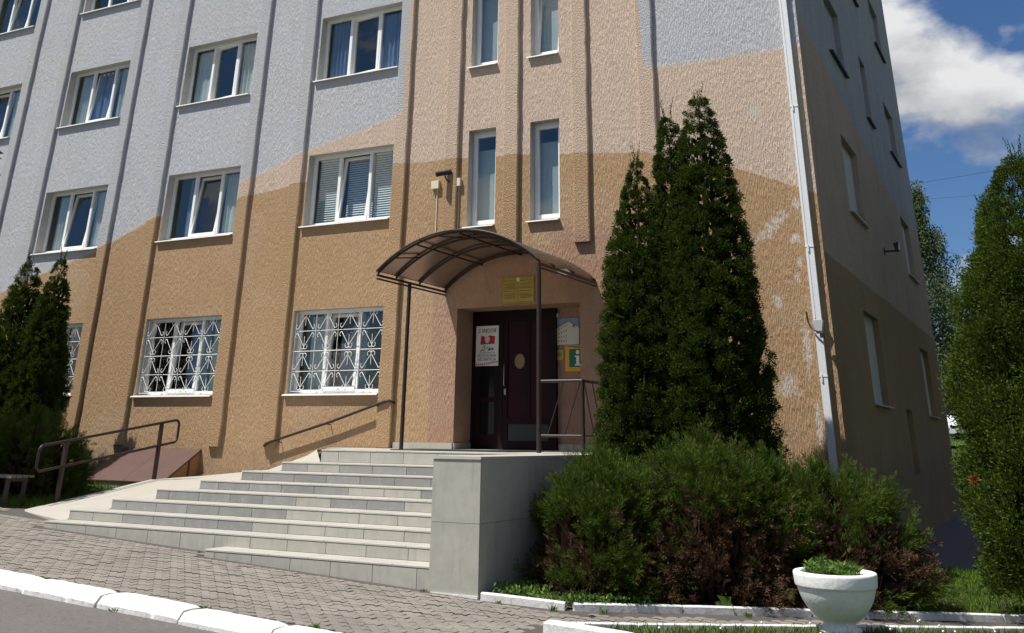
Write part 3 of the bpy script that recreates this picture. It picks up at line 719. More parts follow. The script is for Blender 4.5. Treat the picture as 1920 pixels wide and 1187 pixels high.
for tagname, x0, x1, yb in (('left',-13.64,-13.03,.33),('middle',-12.93,-12.24,.44),('right',-12.14,-11.54,.33)):
    bz = thing('window_blind', (x0, yb, z2[0]), f'white slatted blind in the {tagname} pane of second floor window', 'blind', 'slatted blinds in one window')
    sl = MB(); sl.extr([(-.012,-.021),(.012,.021),(.0132,.0203),(-.0108,-.0217)], 'x', 0, x1-x0); sm_ = sl.mesh('slat', M['blindm'])
    n = 28
    for i in range(n): link('slat', sm_, bz, (0, 0, .06+i*.05))
    hr = MB(); hr.box(0,x1-x0,-.02,.02,1.45,1.49); link('head_rail', hr.mesh('head_rail', M['blindm']), bz)

# ---------------------------------------------------------------- door
def door():
    y = 0.64; bl = wloc(BLD)
    f = MB(); f.box(-9.8,-9.73,y-.03,y+.06,1.47,3.905); f.box(-8.1,-8.03,y-.03,y+.06,1.47,3.905); f.box(-9.73,-8.1,y-.03,y+.06,3.80,3.905); f.box(-9.19,-9.13,y-.028,y+.058,1.50,3.80); f.box(-9.73,-8.1,y-.03,y+.06,1.47,1.50)
    dr = f.build('door', M['doorm'], BLD, (-9.1,y,1.47))
    a = MB(); a.box(-9.73,-9.62,y-.01,y+.04,1.5,3.8); a.box(-9.31,-9.19,y-.01,y+.04,1.5,3.8); a.box(-9.62,-9.31,y-.01,y+.04,3.66,3.8); a.box(-9.62,-9.31,y-.01,y+.04,1.5,1.72); a.box(-9.62,-9.31,y-.012,y+.04,2.28,2.36); a.build('fixed_leaf', M['doorm'], dr)
    p = MB(); p.box(-9.62,-9.31,y+.01,y+.018,1.72,3.66); p.build('pane', M['darkglass'], dr)
    b = MB(); b.box(-9.13,-9.03,y-.02,y+.04,1.5,3.8); b.box(-8.2,-8.1,y-.02,y+.04,1.5,3.8); b.box(-9.03,-8.2,y-.02,y+.04,3.70,3.8); b.box(-9.03,-8.2,y-.02,y+.04,1.5,1.62); b.box(-9.03,-8.2,y-.02,y+.04,1.90,2.0); b.build('door_leaf', M['doorm'], dr)
    for x0, x1 in ((-9.03,-8.66),(-8.56,-8.2)):
        q = MB(); q.box(x0,x1,y,y+.03,2.0,3.70); q.build('panel', M['doorp'], dr)
    q = MB(); q.box(-8.66,-8.56,y-.012,y+.03,2.0,3.70); q.build('stile', M['doorm'], dr)
    q = MB(); q.box(-9.03,-8.2,y+.003,y+.03,3.14,3.155); 
    q = MB(); q.box(-9.03,-8.2,y,y+.03,1.62,1.90); q.build('kick_panel', M['black'], dr)
    h = MB(); h.tube([(-9.08,y-.02,2.55),(-9.08,y-.075,2.57),(-9.08,y-.075,2.92),(-9.08,y-.02,2.94)], .012, 8); h.build('handle', M['steel'], dr)
    h = MB(); h.box(-9.1,-9.06,y-.03,y-.02,2.40,2.5); h.build('lock', M['steel'], dr)
    s = MB(); n = 24; s.add([(-8.78+.105*math.cos(2*math.pi*i/n), y-.018, 2.98+.13*math.sin(2*math.pi*i/n)) for i in range(n)]+[(-8.78+.105*math.cos(2*math.pi*i/n), y-.002, 2.98+.13*math.sin(2*math.pi*i/n)) for i in range(n)],
        [tuple(range(n-1,-1,-1))[::-1]]+[(i,(i+1)%n,n+(i+1)%n,n+i) for i in range(n)]); s.build('round_sticker', M['gold'], dr)
    # skirting tiles
    sk = MB(); sk.box(-11.08,-9.81,-0.03,0.0-.001,1.47,1.572); sk.build('skirting', M['tile_tan'], BLD)
    sk = MB(); sk.box(-7.26,-5.95,-0.03,-0.001,1.47,1.572); sk.build('skirting', M['tile_tan'], BLD)
    sk = MB(); sk.box(-8.02,-7.28,0.665,0.689,1.47,1.572); sk.build('skirting', M['tile_tan'], BLD)
    sk = MB(); sk.box(-9.799,-9.775,0.0,0.60,1.47,1.572); sk.build('skirting', M['tile_tan'], BLD)
door()

def text_mesh(body, size, mat, name, parent, loc, shear=0.0, align='CENTER', sx=1.0, extr=0.0008):
    cu = bpy.data.curves.new(name, 'FONT'); cu.body = body; cu.size = size; cu.align_x = align; cu.shear = shear; cu.extrude = extr
    o = bpy.data.objects.new(name, cu); COL.objects.link(o)
    dg = bpy.context.evaluated_depsgraph_get(); me = bpy.data.meshes.new_from_object(o.evaluated_get(dg)); me.name = name
    bpy.data.objects.remove(o); bpy.data.curves.remove(cu)
    me.materials.clear(); me.materials.append(mat)
    m = link(name, me, parent, loc, (R(90),0,0)); m.scale = (sx,1,1); return m

def signs():
    # poster on the fixed door leaf
    t = thing('poster', (-9.475,0.612,2.91), 'white holiday poster with red emblem on the dark door', 'poster')
    b = MB(); b.box(-.245,.245,0,.004,0,.725); link('sheet', b.mesh('sheet', M['paper']), t)
    y = -.0025
    text_mesh('3 ИЮЛЯ', .10, M['ink'], 'lettering', t, (0,y,.60))
    text_mesh('День', .115, M['ink'], 'lettering', t, (0.0,y,.275), shear=.35)
    text_mesh('НЕЗАВИСИМОСТИ', .036, M['red'], 'lettering', t, (0,y,.225))
    text_mesh('РЕСПУБЛИКИ', .058, M['ink'], 'lettering', t, (0,y,.165))
    text_mesh('БЕЛАРУСЬ', .074, M['ink'], 'lettering', t, (0,y,.095))
    e = MB()
    def disc(cx, cz, rx, rz, yy, mi, n=18): e.add([(cx+rx*math.cos(2*math.pi*i/n), yy, cz+rz*math.sin(2*math.pi*i/n)) for i in range(n)], [tuple(range(n-1,-1,-1))[::-1]], mi)
    e.add([(-.15,-.0015,.40),(.16,-.0015,.41),(.17,-.0015,.53),(.05,-.0015,.55),(-.02,-.0015,.52),(-.13,-.0015,.55)], [(0,1,2,3,4,5)], 0)
    e.add([(-.15,-.002,.385),(.16,-.002,.395),(.16,-.002,.415),(-.15,-.002,.405)], [(0,1,2,3)], 1)
    disc(.0,.48,.055,.055,-.0026,2); e.add([(-.035,-.003,.41),(.035,-.003,.41),(.03,-.003,.5),(-.03,-.003,.5)], [(0,1,2,3)], 2)
    link('emblem', e.mesh('emblem', [M['red'],M['grn'],M['wall_print']]), t)
    o = MB()
    for i in range(11):
        cx = -.22+i*.044; cz = .03+max(0,i-3)*.006; s = .02
        o.add([(cx-s,-.0015,cz),(cx,-.0015,cz-s),(cx+s,-.0015,cz),(cx,-.0015,cz+s)], [(0,1,2,3)])
    link('ornament_band', o.mesh('ornament_band', M['red']), t)
    # brass institution plate above the door
    t = thing('name_plate', (-8.5,-0.02,3.945), 'large brass plate with two text columns above the door', 'sign')
    b = MB(); b.box(-.335,.335,0,.018,0,.475); link('plate', b.mesh('plate', M['brass']), t)
    ln = MB(); rg = random.Random(1)
    for side in (-1,1):
        for k, z in enumerate((.40,.345,.32,.285,.262,.215,.165,.14,.115,.09)):
            wd = rg.uniform(.08,.135) if k in (2,6,8,9) else rg.uniform(.125,.14); cx = side*.165
            x = cx-wd
            while x < cx+wd:
                l = rg.uniform(.012,.035); ln.box(x,min(x+l,cx+wd),-.0015,0,z-.005,z+.005); x += l+.006
    ln.box(-.004,.004,-.0015,0,.05,.36)
    link('engraved_text', ln.mesh('engraved_text', M['brassink']), t)
    fr = MB(); 
    for q in ((-.32,.32,.455,.46),(-.32,.32,.015,.02)): fr.box(q[0],q[1],-.0015,0,q[2],q[3])
    for q in (-.32,.315): fr.box(q,q+.005,-.0014,0,.021,.454)
    link('border', fr.mesh('border', M['brassink']), t)
    em = MB(); em.tube([(0,0,.42),(0,-.006,.42)], .032, 18); em2 = link('emblem', em.mesh('emblem', M['white']), t)
    em = MB(); em.tube([(0,-.0061,.42),(0,-.008,.42)], .014, 14); link('emblem_centre', em.mesh('emblem_centre', M['brass']), t)
    # photo board
    Y = 0.672
    t = thing('photo_board', (-7.83,Y,3.25), 'picture board showing a pale building, right of the door', 'sign')
    b = MB(); b.box(-.24,.24,0,.012,0,.47); link('board', b.mesh('board', M['wall_print']), t)
    s = MB(); s.add([(-.24,-.001,.47),(-.24,-.001,.29),(.03,-.001,.42),(.24,-.001,.315),(.24,-.001,.47)], [(0,1,2,3,4)]); link('sky_print', s.mesh('sky_print', M['sky_print']), t)
    s = MB()
    s.add([(-.24,-.0015,.275),(.03,-.0015,.405),(.03,-.0015,.425),(-.24,-.0015,.297)], [(0,1,2,3)]); s.add([(.03,-.0015,.405),(.24,-.0015,.30),(.24,-.0015,.318),(.03,-.0015,.425)], [(0,1,2,3)])
    for r_ in range(4):
        for c_ in range(5):
            x = -.215+c_*.048; z = .05+r_*.062+c_*.012*r_/1.6; s.box(x,x+.018,-.0015,0,z,z+.028)
    link('window_print', s.mesh('window_print', M['grey_print']), t)
    s = MB(); s.box(.12,.16,-.0015,0,.30,.35); link('logo_print', s.mesh('logo_print', M['red']), t)
    # information sign
    t = thing('information_sign', (-7.62,Y,2.785), 'yellow sign with white letter i on green panel', 'sign')
    b = MB(); b.box(-.25,.25,0,.012,0,.455); link('board', b.mesh('board', M['yel']), t)
    g = MB(); g.box(-.17,.22,-.002,0,.075,.385); link('green_panel', g.mesh('green_panel', M['grn']), t)
    g = MB(); g.tube([(.0,-.002,.33),(.0,-.004,.33)], .036, 18)
    g.box(-.03,.032,-.004,-.002,.11,.27); g.box(-.055,.06,-.0041,-.002,.10,.125); g.box(-.055,-.029,-.0041,-.002,.245,.27)
    link('letter_i', g.mesh('letter_i', M['white']), t)
    g = MB(); g.box(-.2,.2,-.0015,0,.425,.44); g.box(-.08,.2,-.0015,0,.40,.412); link('caption', g.mesh('caption', M['brassink']), t)
    # small brass plate
    t = thing('small_plate', (-8.0,Y,2.985), 'small brass plate left of the yellow sign', 'sign')
    b = MB(); b.box(-.098,.098,0,.012,0,.175); link('plate', b.mesh('plate', M['brass']), t)
    g = MB(); g.box(-.07,.07,-.0015,0,.11,.127); g.box(-.06,.06,-.0015,0,.075,.092); g.box(-.08,.08,-.0015,0,.035,.039); link('engraved_text', g.mesh('engraved_text', M['brassink']), t)
    # bell button and cable with round lamp
    t = thing('doorbell', (-8.12,0.665,3.37), 'white cable run with round sensor and black bell button', 'doorbell')
    c = MB(); c.tube([(-8.12,.68,3.42),(-8.12,.68,3.955),(-8.42,.68,3.96)], .012, 6); c.build('cable', M['white'], t)
    c = MB(); c.tube([(-8.13,.688,3.775),(-8.13,.645,3.775)], .052, 18); c.build('sensor', M['white'], t)
    c = MB(); c.box(-8.08,-8.0,.66,.688,3.735,3.81); c.build('switch', M['white'], t)
    c = MB(); c.box(-8.16,-8.08,.655,.688,3.34,3.42); c.build('button_plate', M['white'], t)
    c = MB(); c.box(-8.14,-8.10,.65,.655,3.36,3.40); c.build('button', M['black'], t)
signs()

# ---------------------------------------------------------------- stairs, cheek wall, ramp
ST = [(-3.02,1.465,-10.4),(-3.38,1.285,-10.86),(-3.74,1.155,-11.33),(-4.10,1.025,-11.81),(-4.46,0.90,-12.32),(-4.82,0.762,-12.83),(-5.18,0.622,-13.28),(-5.54,0.487,-13.34),(-5.90,0.335,-9.88)]
def stairs():
    t = thing('staircase', (-9,-4.5,0.2), 'wide tiled entrance stairs with tan and grey risers', 'stairs')
    rng = random.Random(11); bl = wloc(t); xr = -6.535
    # tile meshes by width
    cache = {}
    def tile(kind, w, a, bsz, mat):
        key = (kind, round(w,3), round(a,3), round(bsz,3), mat.name)
        if key not in cache:
            mb = MB(); e = .0025
            if kind == 'riser': mb.box(e+.0015, w-e-.0015, -.009, 0, 0.004, bsz-.004)
            else: mb.extr([(-.014,-.020),(-.014,-.003),(-.010,0.0),(a-.002,0.0),(a-.002,-.020)][::-1], 'x', e, w-e)
            cache[key] = mb.mesh(kind+'_tile', mat)
        return cache[key]
    for i, (y, z, xl) in enumerate(ST):
        zl = ST[i+1][1] if i < 8 else -0.1
        core = MB()
        if i == 0:
            core.prism([(-12.6,-0.02),(-10.4,-3.02),(xr,-3.02),(xr,-0.02)][:], 0.2, z-.022)
            core.prism([(-9.78,-0.02),(-7.28,-0.02),(-7.28,.6),(-9.78,.6)], 1.2, z-.022)
        else: core.box(xl, xr, y, ST[i-1][0]+.0, -.3, z-.022)
        step = core.build('landing' if i == 0 else 'step', M['grout'], t)
        # risers
        x = xl; first = True; off = rng.uniform(.12,.6)
        n = 0
        while x < xr-.01:
            w = off if first else 0.6; first = False; w = min(w, xr-x)
            if w < .05: break
            greyness = {0:0.05,1:0.85,2:0.85,3:0.9,4:0.75,5:0.45,6:0.35,7:0.0,8:0.0}[i]
            if i in (5,6): greyness = 0.8 if x < -9.8 and x > -12.6 else 0.1
            if i == 4: greyness = 0.95 if x < -8.4 else 0.1
            if i == 1 and x < -10.0: greyness = 0.1
            mat = M['tile_grey'] if rng.random() < greyness else M['tile_tan']
            hgt = z-.022-(zl if i < 8 else 0)
            if i == 7 and False: pass
            if i >= 7:
                # the foot of the lowest risers follows the sloping pavement
                zb = gz(x+w/2)-.05 if (i == 8 or x < -9.88) else zl
                hgt = z-.022-zb
                me = tile('riser', w, 0, hgt, mat); link('riser_tile', me, t, (x-bl.x, y-bl.y, zb-bl.z))
            else:
                me = tile('riser', w, 0, hgt, mat); link('riser_tile', me, t, (x-bl.x, y-bl.y, zl-bl.z))
            x += w; n += 1
        # treads
        depth = .36 if i else None
        x = xl; first = True; off = rng.uniform(.2,.6)
        while x < xr-.01:
            w = off if first else 0.6; first = False; w = min(w, xr-x)
            if w < .04: break
            if i: link('tread_tile', tile('tread', w, depth, 0, M['tread']), t, (x-bl.x, y-bl.y, z-bl.z))
            else: link('tread_tile', tile('tread', w, .32, 0, M['tread']), t, (x-bl.x, y-bl.y, z-bl.z))
            x += w
    # landing floor tiles behind the edge row
    ys = [-2.70,-2.1,-1.5,-.9,-.3]
    for y0, y1 in zip(ys, ys[1:]+[-0.04]):
        xa = -10.4 - (y0+3.02)/3.0*2.2 + .02; x = max(xa, -12.5)
        xb = x
        while xb < xr-.01:
            w = min(0.6, xr-xb); fl = MB(); fl.box(xb+.002, xb+w-.002, y0+.002, y1-.002, ST[0][1]-.021, ST[0][1]-.001); fl.build('floor_tile', M['tread'], t); xb += w
    lp = MB(); dv = Vector((-12.6+10.4,-.02+3.02,0)).normalized(); nv = Vector((-dv.y*-1,0,0))
    lp.add([(-10.405,-3.022,1.2),(-12.605,-.022,1.2),(-12.605,-.022,1.464),(-10.405,-3.022,1.464)], [(0,3,2,1)]); lp.build('end_tile', M['tread'], t)
    # door recess threshold
    fl = MB(); fl.box(-9.79,-7.28,-0.04,.66,ST[0][1]-.021,ST[0][1]+.004); fl.build('threshold', M['tread'], t)
    # left end faces of the steps are closed by small end tiles
    for i in range(1, 8):
        y, z, xl = ST[i]; zl = ST[i+1][1] if i < 7 else .35
        e = MB(); e.box(xl-.008, xl-.0005, y+.001, y+.36, zl-.1, z-.024); e.build('end_tile', M['tile_tan'], t)
    y, z, xl = ST[8]; e = MB(); e.box(xl-.008, xl-.0005, y+.001, y+.36, .1, z-.024); e.build('end_tile', M['tile_tan'], t)
    # cheek wall
    c = thing('cheek_wall', (-6.22,-3,0.1), 'smooth stone clad block closing the right side of stairs', 'wall')
    b = MB(); b.box(-6.52,-5.912,-5.938,-.02,-.2,1.43); b.build('core', M['grout'], c)
    b = MB(); b.box(-6.535,-5.895,-5.965,-.02,1.432,1.462); b.build('coping', M['tread'], c)
    for z0, z1 in ((0.10,.783),(.787,1.43)):
        b = MB(); b.box(-6.53,-5.903,-5.952,-5.939,z0,z1); b.build('front_panel', M['tile_tan'], c)
        for k in range(5):
            y0 = -5.937+k*1.18; b = MB(); b.box(-5.911,-5.899,y0+.002,min(y0+1.178,-.03),z0-.3*(z0<.2),z1); b.build('side_panel', M['tile_tan'], c)
        b = MB(); b.box(-6.533,-6.521,-5.937,-3.0,z0,z1); b.build('inner_panel', M['tile_tan'], c)
    b = MB(); b.box(-6.50,-5.90,-5.97,-5.93,-.1,.098); b.build('painted_base', M['whitepaint'], c)
    # ramp
    r = thing('ramp', (-14,-3,0.4), 'pale concrete ramp rising beside the left end of stairs', 'ramp')
    d = [(-13.285,-5.19,.50),(-12.835,-4.83,.632),(-12.325,-4.47,.767),(-11.815,-4.11,.905),(-11.335,-3.75,1.028),(-10.865,-3.39,1.16),(-10.405,-3.03,1.29)]
    A = (-15.4,-4.36,.485); B = (-13.32,-5.2,.46); G = (-15.36,-1.7,.875); E = (-15.6,-.02,.90); Hh = (-13.9,-.02,1.05); J = (-12.61,-.02,1.44); Mid = (-14.1,-2.2,.86); K = (-11.6,-1.6,1.44)
    Q = [A,B]+d+[K,J,Hh,E,G,Mid]
    ix = {'A':0,'B':1,'d0':2,'d1':3,'d2':4,'d3':5,'d4':6,'d5':7,'d6':8,'K':9,'J':10,'H':11,'E':12,'G':13,'M':14}
    tri = [('A','B','d0'),('A','d0','d1'),('A','d1','M'),('A','M','G'),('d1','d2','M'),('d2','d3','M'),('G','M','E'),('M','H','E'),('M','d3','H'),('d3','d4','H'),('d4','d5','J'),('d4','J','H'),('d5','d6','K'),('d5','K','J')]
    mb = MB(); mb.add(Q, [tuple(ix[k] for k in f) for f in tri], 0, True)
    # left side skirt
    for a, b_ in ((A,G),(G,E)):
        mb.quad((a[0],a[1],a[2]-.6),(a[0],a[1],a[2]),(b_[0],b_[1],b_[2]),(b_[0],b_[1],b_[2]-.6))
    mb.quad((B[0],B[1],.1),B,A,(A[0],A[1],.1))
    mb.build('ramp_surface', M['ramp'], r)
    k = MB(); k.box(-15.43,-15.33,-4.3,-1.7,.3,.47); 
    # door mat
    m = MB(); m.box(-9.6,-7.5,-2.3,-1.0,ST[0][1],ST[0][1]+.014); tag(m.build('door_mat', M['mat'], None, (-8.5,-1.5,ST[0][1])), 'thin black mat lying on the landing before the door', 'mat')
stairs()

# ---------------------------------------------------------------- canopy
def canopy():
    xl, xr, zc, rise = -10.07, -6.95, 4.25, 0.59; cx = (xl+xr)/2; hw = (xr-xl)/2
    Rr = (hw*hw+rise*rise)/(2*rise); zc0 = zc+rise-Rr; th = math.asin(hw/Rr)
    t = thing('entrance_canopy', (-8.5,-1.1,1.47), 'arched smoked plastic canopy on brown steel frame above the door', 'canopy')
    def arc(y, n=28, dz=0): return [(cx+Rr*math.sin(-th+2*th*i/n), y, zc0+dz+Rr*math.cos(-th+2*th*i/n)) for i in range(n+1)]
    def pt(f): a = -th+2*th*f; return cx+Rr*math.sin(a), zc0+Rr*math.cos(a)
    mb = MB(); n = 36; a0 = arc(-2.33, n, .03); a1 = arc(0.0, n, .03)
    vs = a0+a1; mb.add(vs, [(i,i+1,n+2+i,n+1+i) for i in range(n)], 0, True)
    mb.build('roof_sheet', M['poly'], t)
    mb = MB(); mb.tube(arc(-2.33, 36, .03), .017, 6); mb.build('edge_strip', M['steel'] if 0 else M['darkmetal'], t)
    for y in (-2.28,-1.72,-0.95,-.03):
        mb = MB(); mb.tube(arc(y), .022, 4, square=True); mb.build('arch', M['darkmetal'], t)
    for f in (0.0,0.27,0.52,0.76,1.0):
        x, z = pt(f); mb = MB(); mb.tube([(x,-2.3,z-.03),(x,0.03,z-.03)], .024 if f in (0,1) else .017, 4, square=True); mb.build('purlin', M['darkmetal'], t)
    for xx in (xl, xr):
        mb = MB(); mb.tube([(xx,-2.3,zc-.09),(xx,0.03,zc-.09)], .018, 4, square=True); mb.build('beam', M['darkmetal'], t)
    # diagonal bars
    for fa, fb, ya, yb in ((.40,.52,-2.28,-1.72),(.62,.52,-2.28,-1.72),(.13,.18,-2.28,-1.72)):
        x0,z0 = pt(fa); x1,z1 = pt(fb); mb = MB(); mb.tube([(x0,ya,z0-.02),(x1,yb,z1-.02)], .014, 4, square=True); mb.build('brace', M['darkmetal'], t)
    mb = MB(); mb.tube([(-10.07,-1.27,1.465),(-10.07,-1.27,zc-.05)], .036, 10); mb.build('post', M['darkmetal'], t)
    mb = MB(); mb.tube([(-6.97,-2.27,1.465),(-6.97,-2.27,zc-.02)], .036, 10); mb.build('post', M['darkmetal'], t)
    mb = MB(); x, z = pt(.80); mb.box(x-.12,x+.12,-.12,-.02,z-.24,z-.14); mb.build('lamp_box', M['white'], t)
canopy()

# ---------------------------------------------------------------- railings
def railings():
    rd = M['darkmetal']
    t = thing('landing_railing', (-6.3,-2.2,1.465), 'brown steel guard rail with slanted bars beside the block', 'railing')
    z1, z0, y = 2.46, 1.70, -2.27; x0, x1 = -6.93, -6.25
    b = MB(); b.tube([(x1,y,1.465),(x1,y,z1+.01)], .03, 10); b.build('post', rd, t)
    b = MB(); b.tube([(x0,y,z1),(x1,y,z1)], .025, 8); b.build('top_rail', rd, t); b = MB(); b.tube([(x0,y,z0),(x1,y,z0)], .02, 8); b.build('bottom_rail', rd, t)
    b = MB(); b.tube([(x1,y,z1),(x1,-.03,z1)], .025, 8); b.build('top_rail', rd, t); b = MB(); b.tube([(x1,y,z0),(x1,-.03,z0)], .02, 8); b.build('bottom_rail', rd, t)
    for a, c in ((x0+.10,x0+.38),(x0+.38,x1-.03)):
        b = MB(); b.tube([(a,y,z0),(c,y,z1)], .0085, 6); b.build('bar', rd, t)
    for k in range(7):
        ya = y+.06+k*.31; b = MB(); b.tube([(x1,ya,z1),(x1,min(ya+.36,-.05),z0)], .0085, 6); b.build('bar', rd, t)
    t = thing('wall_handrail', (-12.6,-.1,1.4), 'sloping brown handrail fixed to the wall above the stairs', 'handrail')
    pts = [(-14.06,-.115,1.46),(-14.03,-.115,1.50),(-13.96,-.115,1.53),(-12.5,-.115,1.905),(-11.24,-.115,2.275),(-11.17,-.10,2.285),(-11.12,-.06,2.26),(-11.11,-.0,2.245)]
    b = MB(); b.tube(pts, .024, 10); b.build('rail', rd, t)
    for x in (-13.72,-12.55,-11.42):
        z = 1.50+(x+14.03)*.277+.01; b = MB(); b.tube([(x,-.115,z-.01),(x,-.115,z-.05),(x,0.0,z-.06)], .009, 6); b.build('bracket', rd, t)
    t = thing('ramp_railing', (-15.3,-3,.6), 'low brown tube railing with rounded ends beside the ramp', 'railing')
    x = -15.36
    def loop():
        ya, yb, sl = -4.25, -1.15, .145
        def zt(y_): return 1.47+(y_+4.2)*.145
        P = []
        def cor(cy, cz, a0, a1, r=.09):
            for a in np.linspace(a0, a1, 6): P.append((x, cy+r*math.cos(a), cz+r*math.sin(a)))
        zl = lambda y_: zt(y_)-.40
        cor(ya+.09, zt(ya)-.09, math.pi, math.pi/2); cor(yb-.09, zt(yb)-.09, math.pi/2, 0); cor(yb-.09, zl(yb)+.09, 0, -math.pi/2); cor(ya+.09, zl(ya)+.09, -math.pi/2, -math.pi)
        P.append(P[0]); return P
    b = MB(); b.tube(loop(), .024, 8, cap=False); b.build('rail_loop', rd, t)
    for yy, zb in ((-3.72,.55),(-1.6,.86)):
        b = MB(); b.tube([(x+.0,yy,zb),(x,yy,1.47+(yy+4.2)*.145)], .042, 4, square=True); b.build('post', rd, t)
railings()

# ---------------------------------------------------------------- small wall things
def hatch():
    t = thing('cellar_hatch', (-16.9,-.5,.8), 'rust brown sheet metal cellar hatch sloping against the wall', 'hatch')
    xl, xr, zb, zt, yf = -18.0, -15.78, .80, 1.39, -.95
    for a, c in ((xl,-16.86),(-16.855,xr)):
        b = MB(); b.extr([(-.01,zt),(-.01,zt-.03),(yf,zb-.03),(yf-.03,zb-.02),(yf-.03,zb)], 'x', a, c); b.build('cover_leaf', M['hatchm'], t)
    b = MB(); b.add([(xr-.02,-.01,zt-.04),(xr-.02,yf+.03,zb-.02),(xr-.02,-.01,.6),(xr-.06,-.01,zt-.04),(xr-.06,yf+.03,zb-.02),(xr-.06,-.01,.6)], [(0,1,2),(5,4,3),(0,3,4,1),(1,4,5,2),(2,5,3,0)]); b.build('side_board', M['hatchwood'], t)
    b = MB(); b.tube([(xr-.01,-.3,zt-.21),(xr-.01,-.3,.78)], .018, 4, square=True); b.build('side_strut', M['hatchm'], t)
    b = MB(); b.add([(xl+.02,-.01,zt-.04),(xl+.02,yf+.03,zb-.02),(xl+.02,-.01,.6),(xl+.06,-.01,zt-.04),(xl+.06,yf+.03,zb-.02),(xl+.06,-.01,.6)], [(2,1,0),(3,4,5),(1,4,3,0),(2,5,4,1),(0,3,5,2)]); b.build('side_board', M['hatchm'], t)
    b = MB(); b.box(xl,xr,yf,yf+.06,.4,zb-.03); b.build('front_kerb', M['ramp'], t)
hatch()
def wall_bits():
    for x, nm in ((-10.38,'left'),(-9.88,'right')):
        t = thing('junction_box', (x,-.02,6.33), f'cream junction box on orange wall, {nm} of the camera', 'junction box')
        yo = -.0 if x < -10 else -.0
        b = MB(); b.box(x-.085,x+.085,-.075,0,6.25,6.41); b.build('box', M['cream'], t)
        b = MB(); b.tube([(x+.03,-.01,6.25),(x+.03,-.01,4.9)], .012, 6); b.build('cable', M['cream'], t)
    t = thing('security_camera', (-10.08,-.02,6.35), 'small black bullet camera on orange wall above the canopy', 'camera')
    b = MB(); b.tube([(-10.02,0,6.32),(-10.02,-.05,6.32)], .045, 12); b.build('base', M['black'], t)
    b = MB(); b.tube([(-10.02,-.05,6.32),(-10.06,-.15,6.38),(-10.09,-.17,6.46)], .016, 8); b.build('arm', M['black'], t)
    b = MB(); b.tube([(-10.0,-.08,6.55),(-10.22,-.30,6.47)], .05, 14); b.build('body', M['black'], t)
    # drainpipe
    t = thing('drainpipe', (-3.14,-.1,0.1), 'white rectangular drainpipe running down the building corner', 'drainpipe')
    b = MB(); b.box(-3.205,-3.075,-.095,-.012,3.42,ZT); b.build('upper_pipe', M['pipe'], t)
    b = MB(); v = [(-3.225,-.125,3.42),(-3.055,-.125,3.42),(-3.055,-.012,3.42),(-3.225,-.012,3.42),(-3.19,-.10,3.26),(-3.09,-.10,3.26),(-3.09,-.03,3.26),(-3.19,-.03,3.26)]
    b.add([(x-.0,y-.004,z) for x,y,z in v], [(4,5,1,0),(5,6,2,1),(7,4,0,3),(6,7,3,2)]); b.build('reducer', M['pipe'], t)
    b = MB(); b.box(-3.20,-3.085,-.088,-.012,-.1,3.30); b.build('lower_pipe', M['pipe'], t)
    b = MB(); b.box(-3.18,-3.165,-.101,-.095,3.45,ZT); b.build('seam', M['pipe'], t)
    for z in (2.58,4.56,6.95,9.2,11.5):
        w = .012; xa, xb, yf = (-3.206,-3.079,-.094) if z < 3.3 else (-3.211,-3.069,-.102)
        b = MB(); b.box(xa,xb,yf,-.01,z,z+.025); b.box(xb-.1,xb-.08,yf-.012,yf-.001,z-.07,z+.05); b.build('clamp', M['pipe'], t)
    t = thing('wall_bracket', (-3.22,-.1,3.4), 'bent black bracket hooked beside the white drainpipe', 'bracket')
    b = MB(); b.tube([(-3.30,-.10,3.56),(-3.285,-.10,3.40),(-3.25,-.11,3.31),(-3.20,-.14,3.27),(-3.13,-.16,3.235),(-3.08,-.16,3.19)], .013, 6); b.build('hook', M['black'], t)
    b = MB(); b.box(-3.11,-3.05,-.19,-.125,3.15,3.215); b.build('clip', M['black'], t)
    # floodlight on the side wall
    t = thing('floodlight', (-2.94,9.0,5.9), 'black square floodlight on arm from the shaded side wall', 'floodlight')
    b = MB(); b.tube([(-2.94,7.6,5.70),(-2.66,7.6,5.70)], .02, 8); b.build('arm', M['black'], t)
    b = MB(); b.box(-2.945,-2.915,7.55,7.65,5.63,5.78); b.build('wall_plate', M['black'], t)
    b = MB(); b.add([(-2.68,7.46,5.68),(-2.68,7.74,5.68),(-2.61,7.74,5.71),(-2.61,7.46,5.71),(-2.71,7.46,5.84),(-2.71,7.74,5.84),(-2.59,7.74,5.88),(-2.59,7.46,5.88)], [(0,3,2,1),(4,5,6,7),(0,1,5,4),(2,3,7,6),(1,2,6,5),(3,0,4,7)]); b.build('lamp_head', M['black'], t)
    b = MB(); b.add([(-2.607,7.48,5.72),(-2.607,7.72,5.72),(-2.588,7.72,5.87),(-2.588,7.48,5.87)], [(0,1,2,3)]); b.build('lens', M['lampglass'], t)
    # overhead wires
    for k, (p, q) in enumerate([((-14,30,12.2),(8,30,13.6)),((-14,30.5,12.4),(8,30.5,12.0))]):
        b = MB(); P = [Vector(p).lerp(Vector(q), i/16) for i in range(17)]
        b.tube([(v.x,v.y,v.z-.5*math.sin(math.pi*i/16)) for i, v in enumerate(P)], .009 if k == 0 else .006, 5)
        tag(b.build('overhead_wire', M['black'], None, p), 'upper overhead wire crossing the blue sky' if k == 0 else 'lower, thinner overhead wire crossing the blue sky', 'wire', 'overhead wires')
wall_bits()

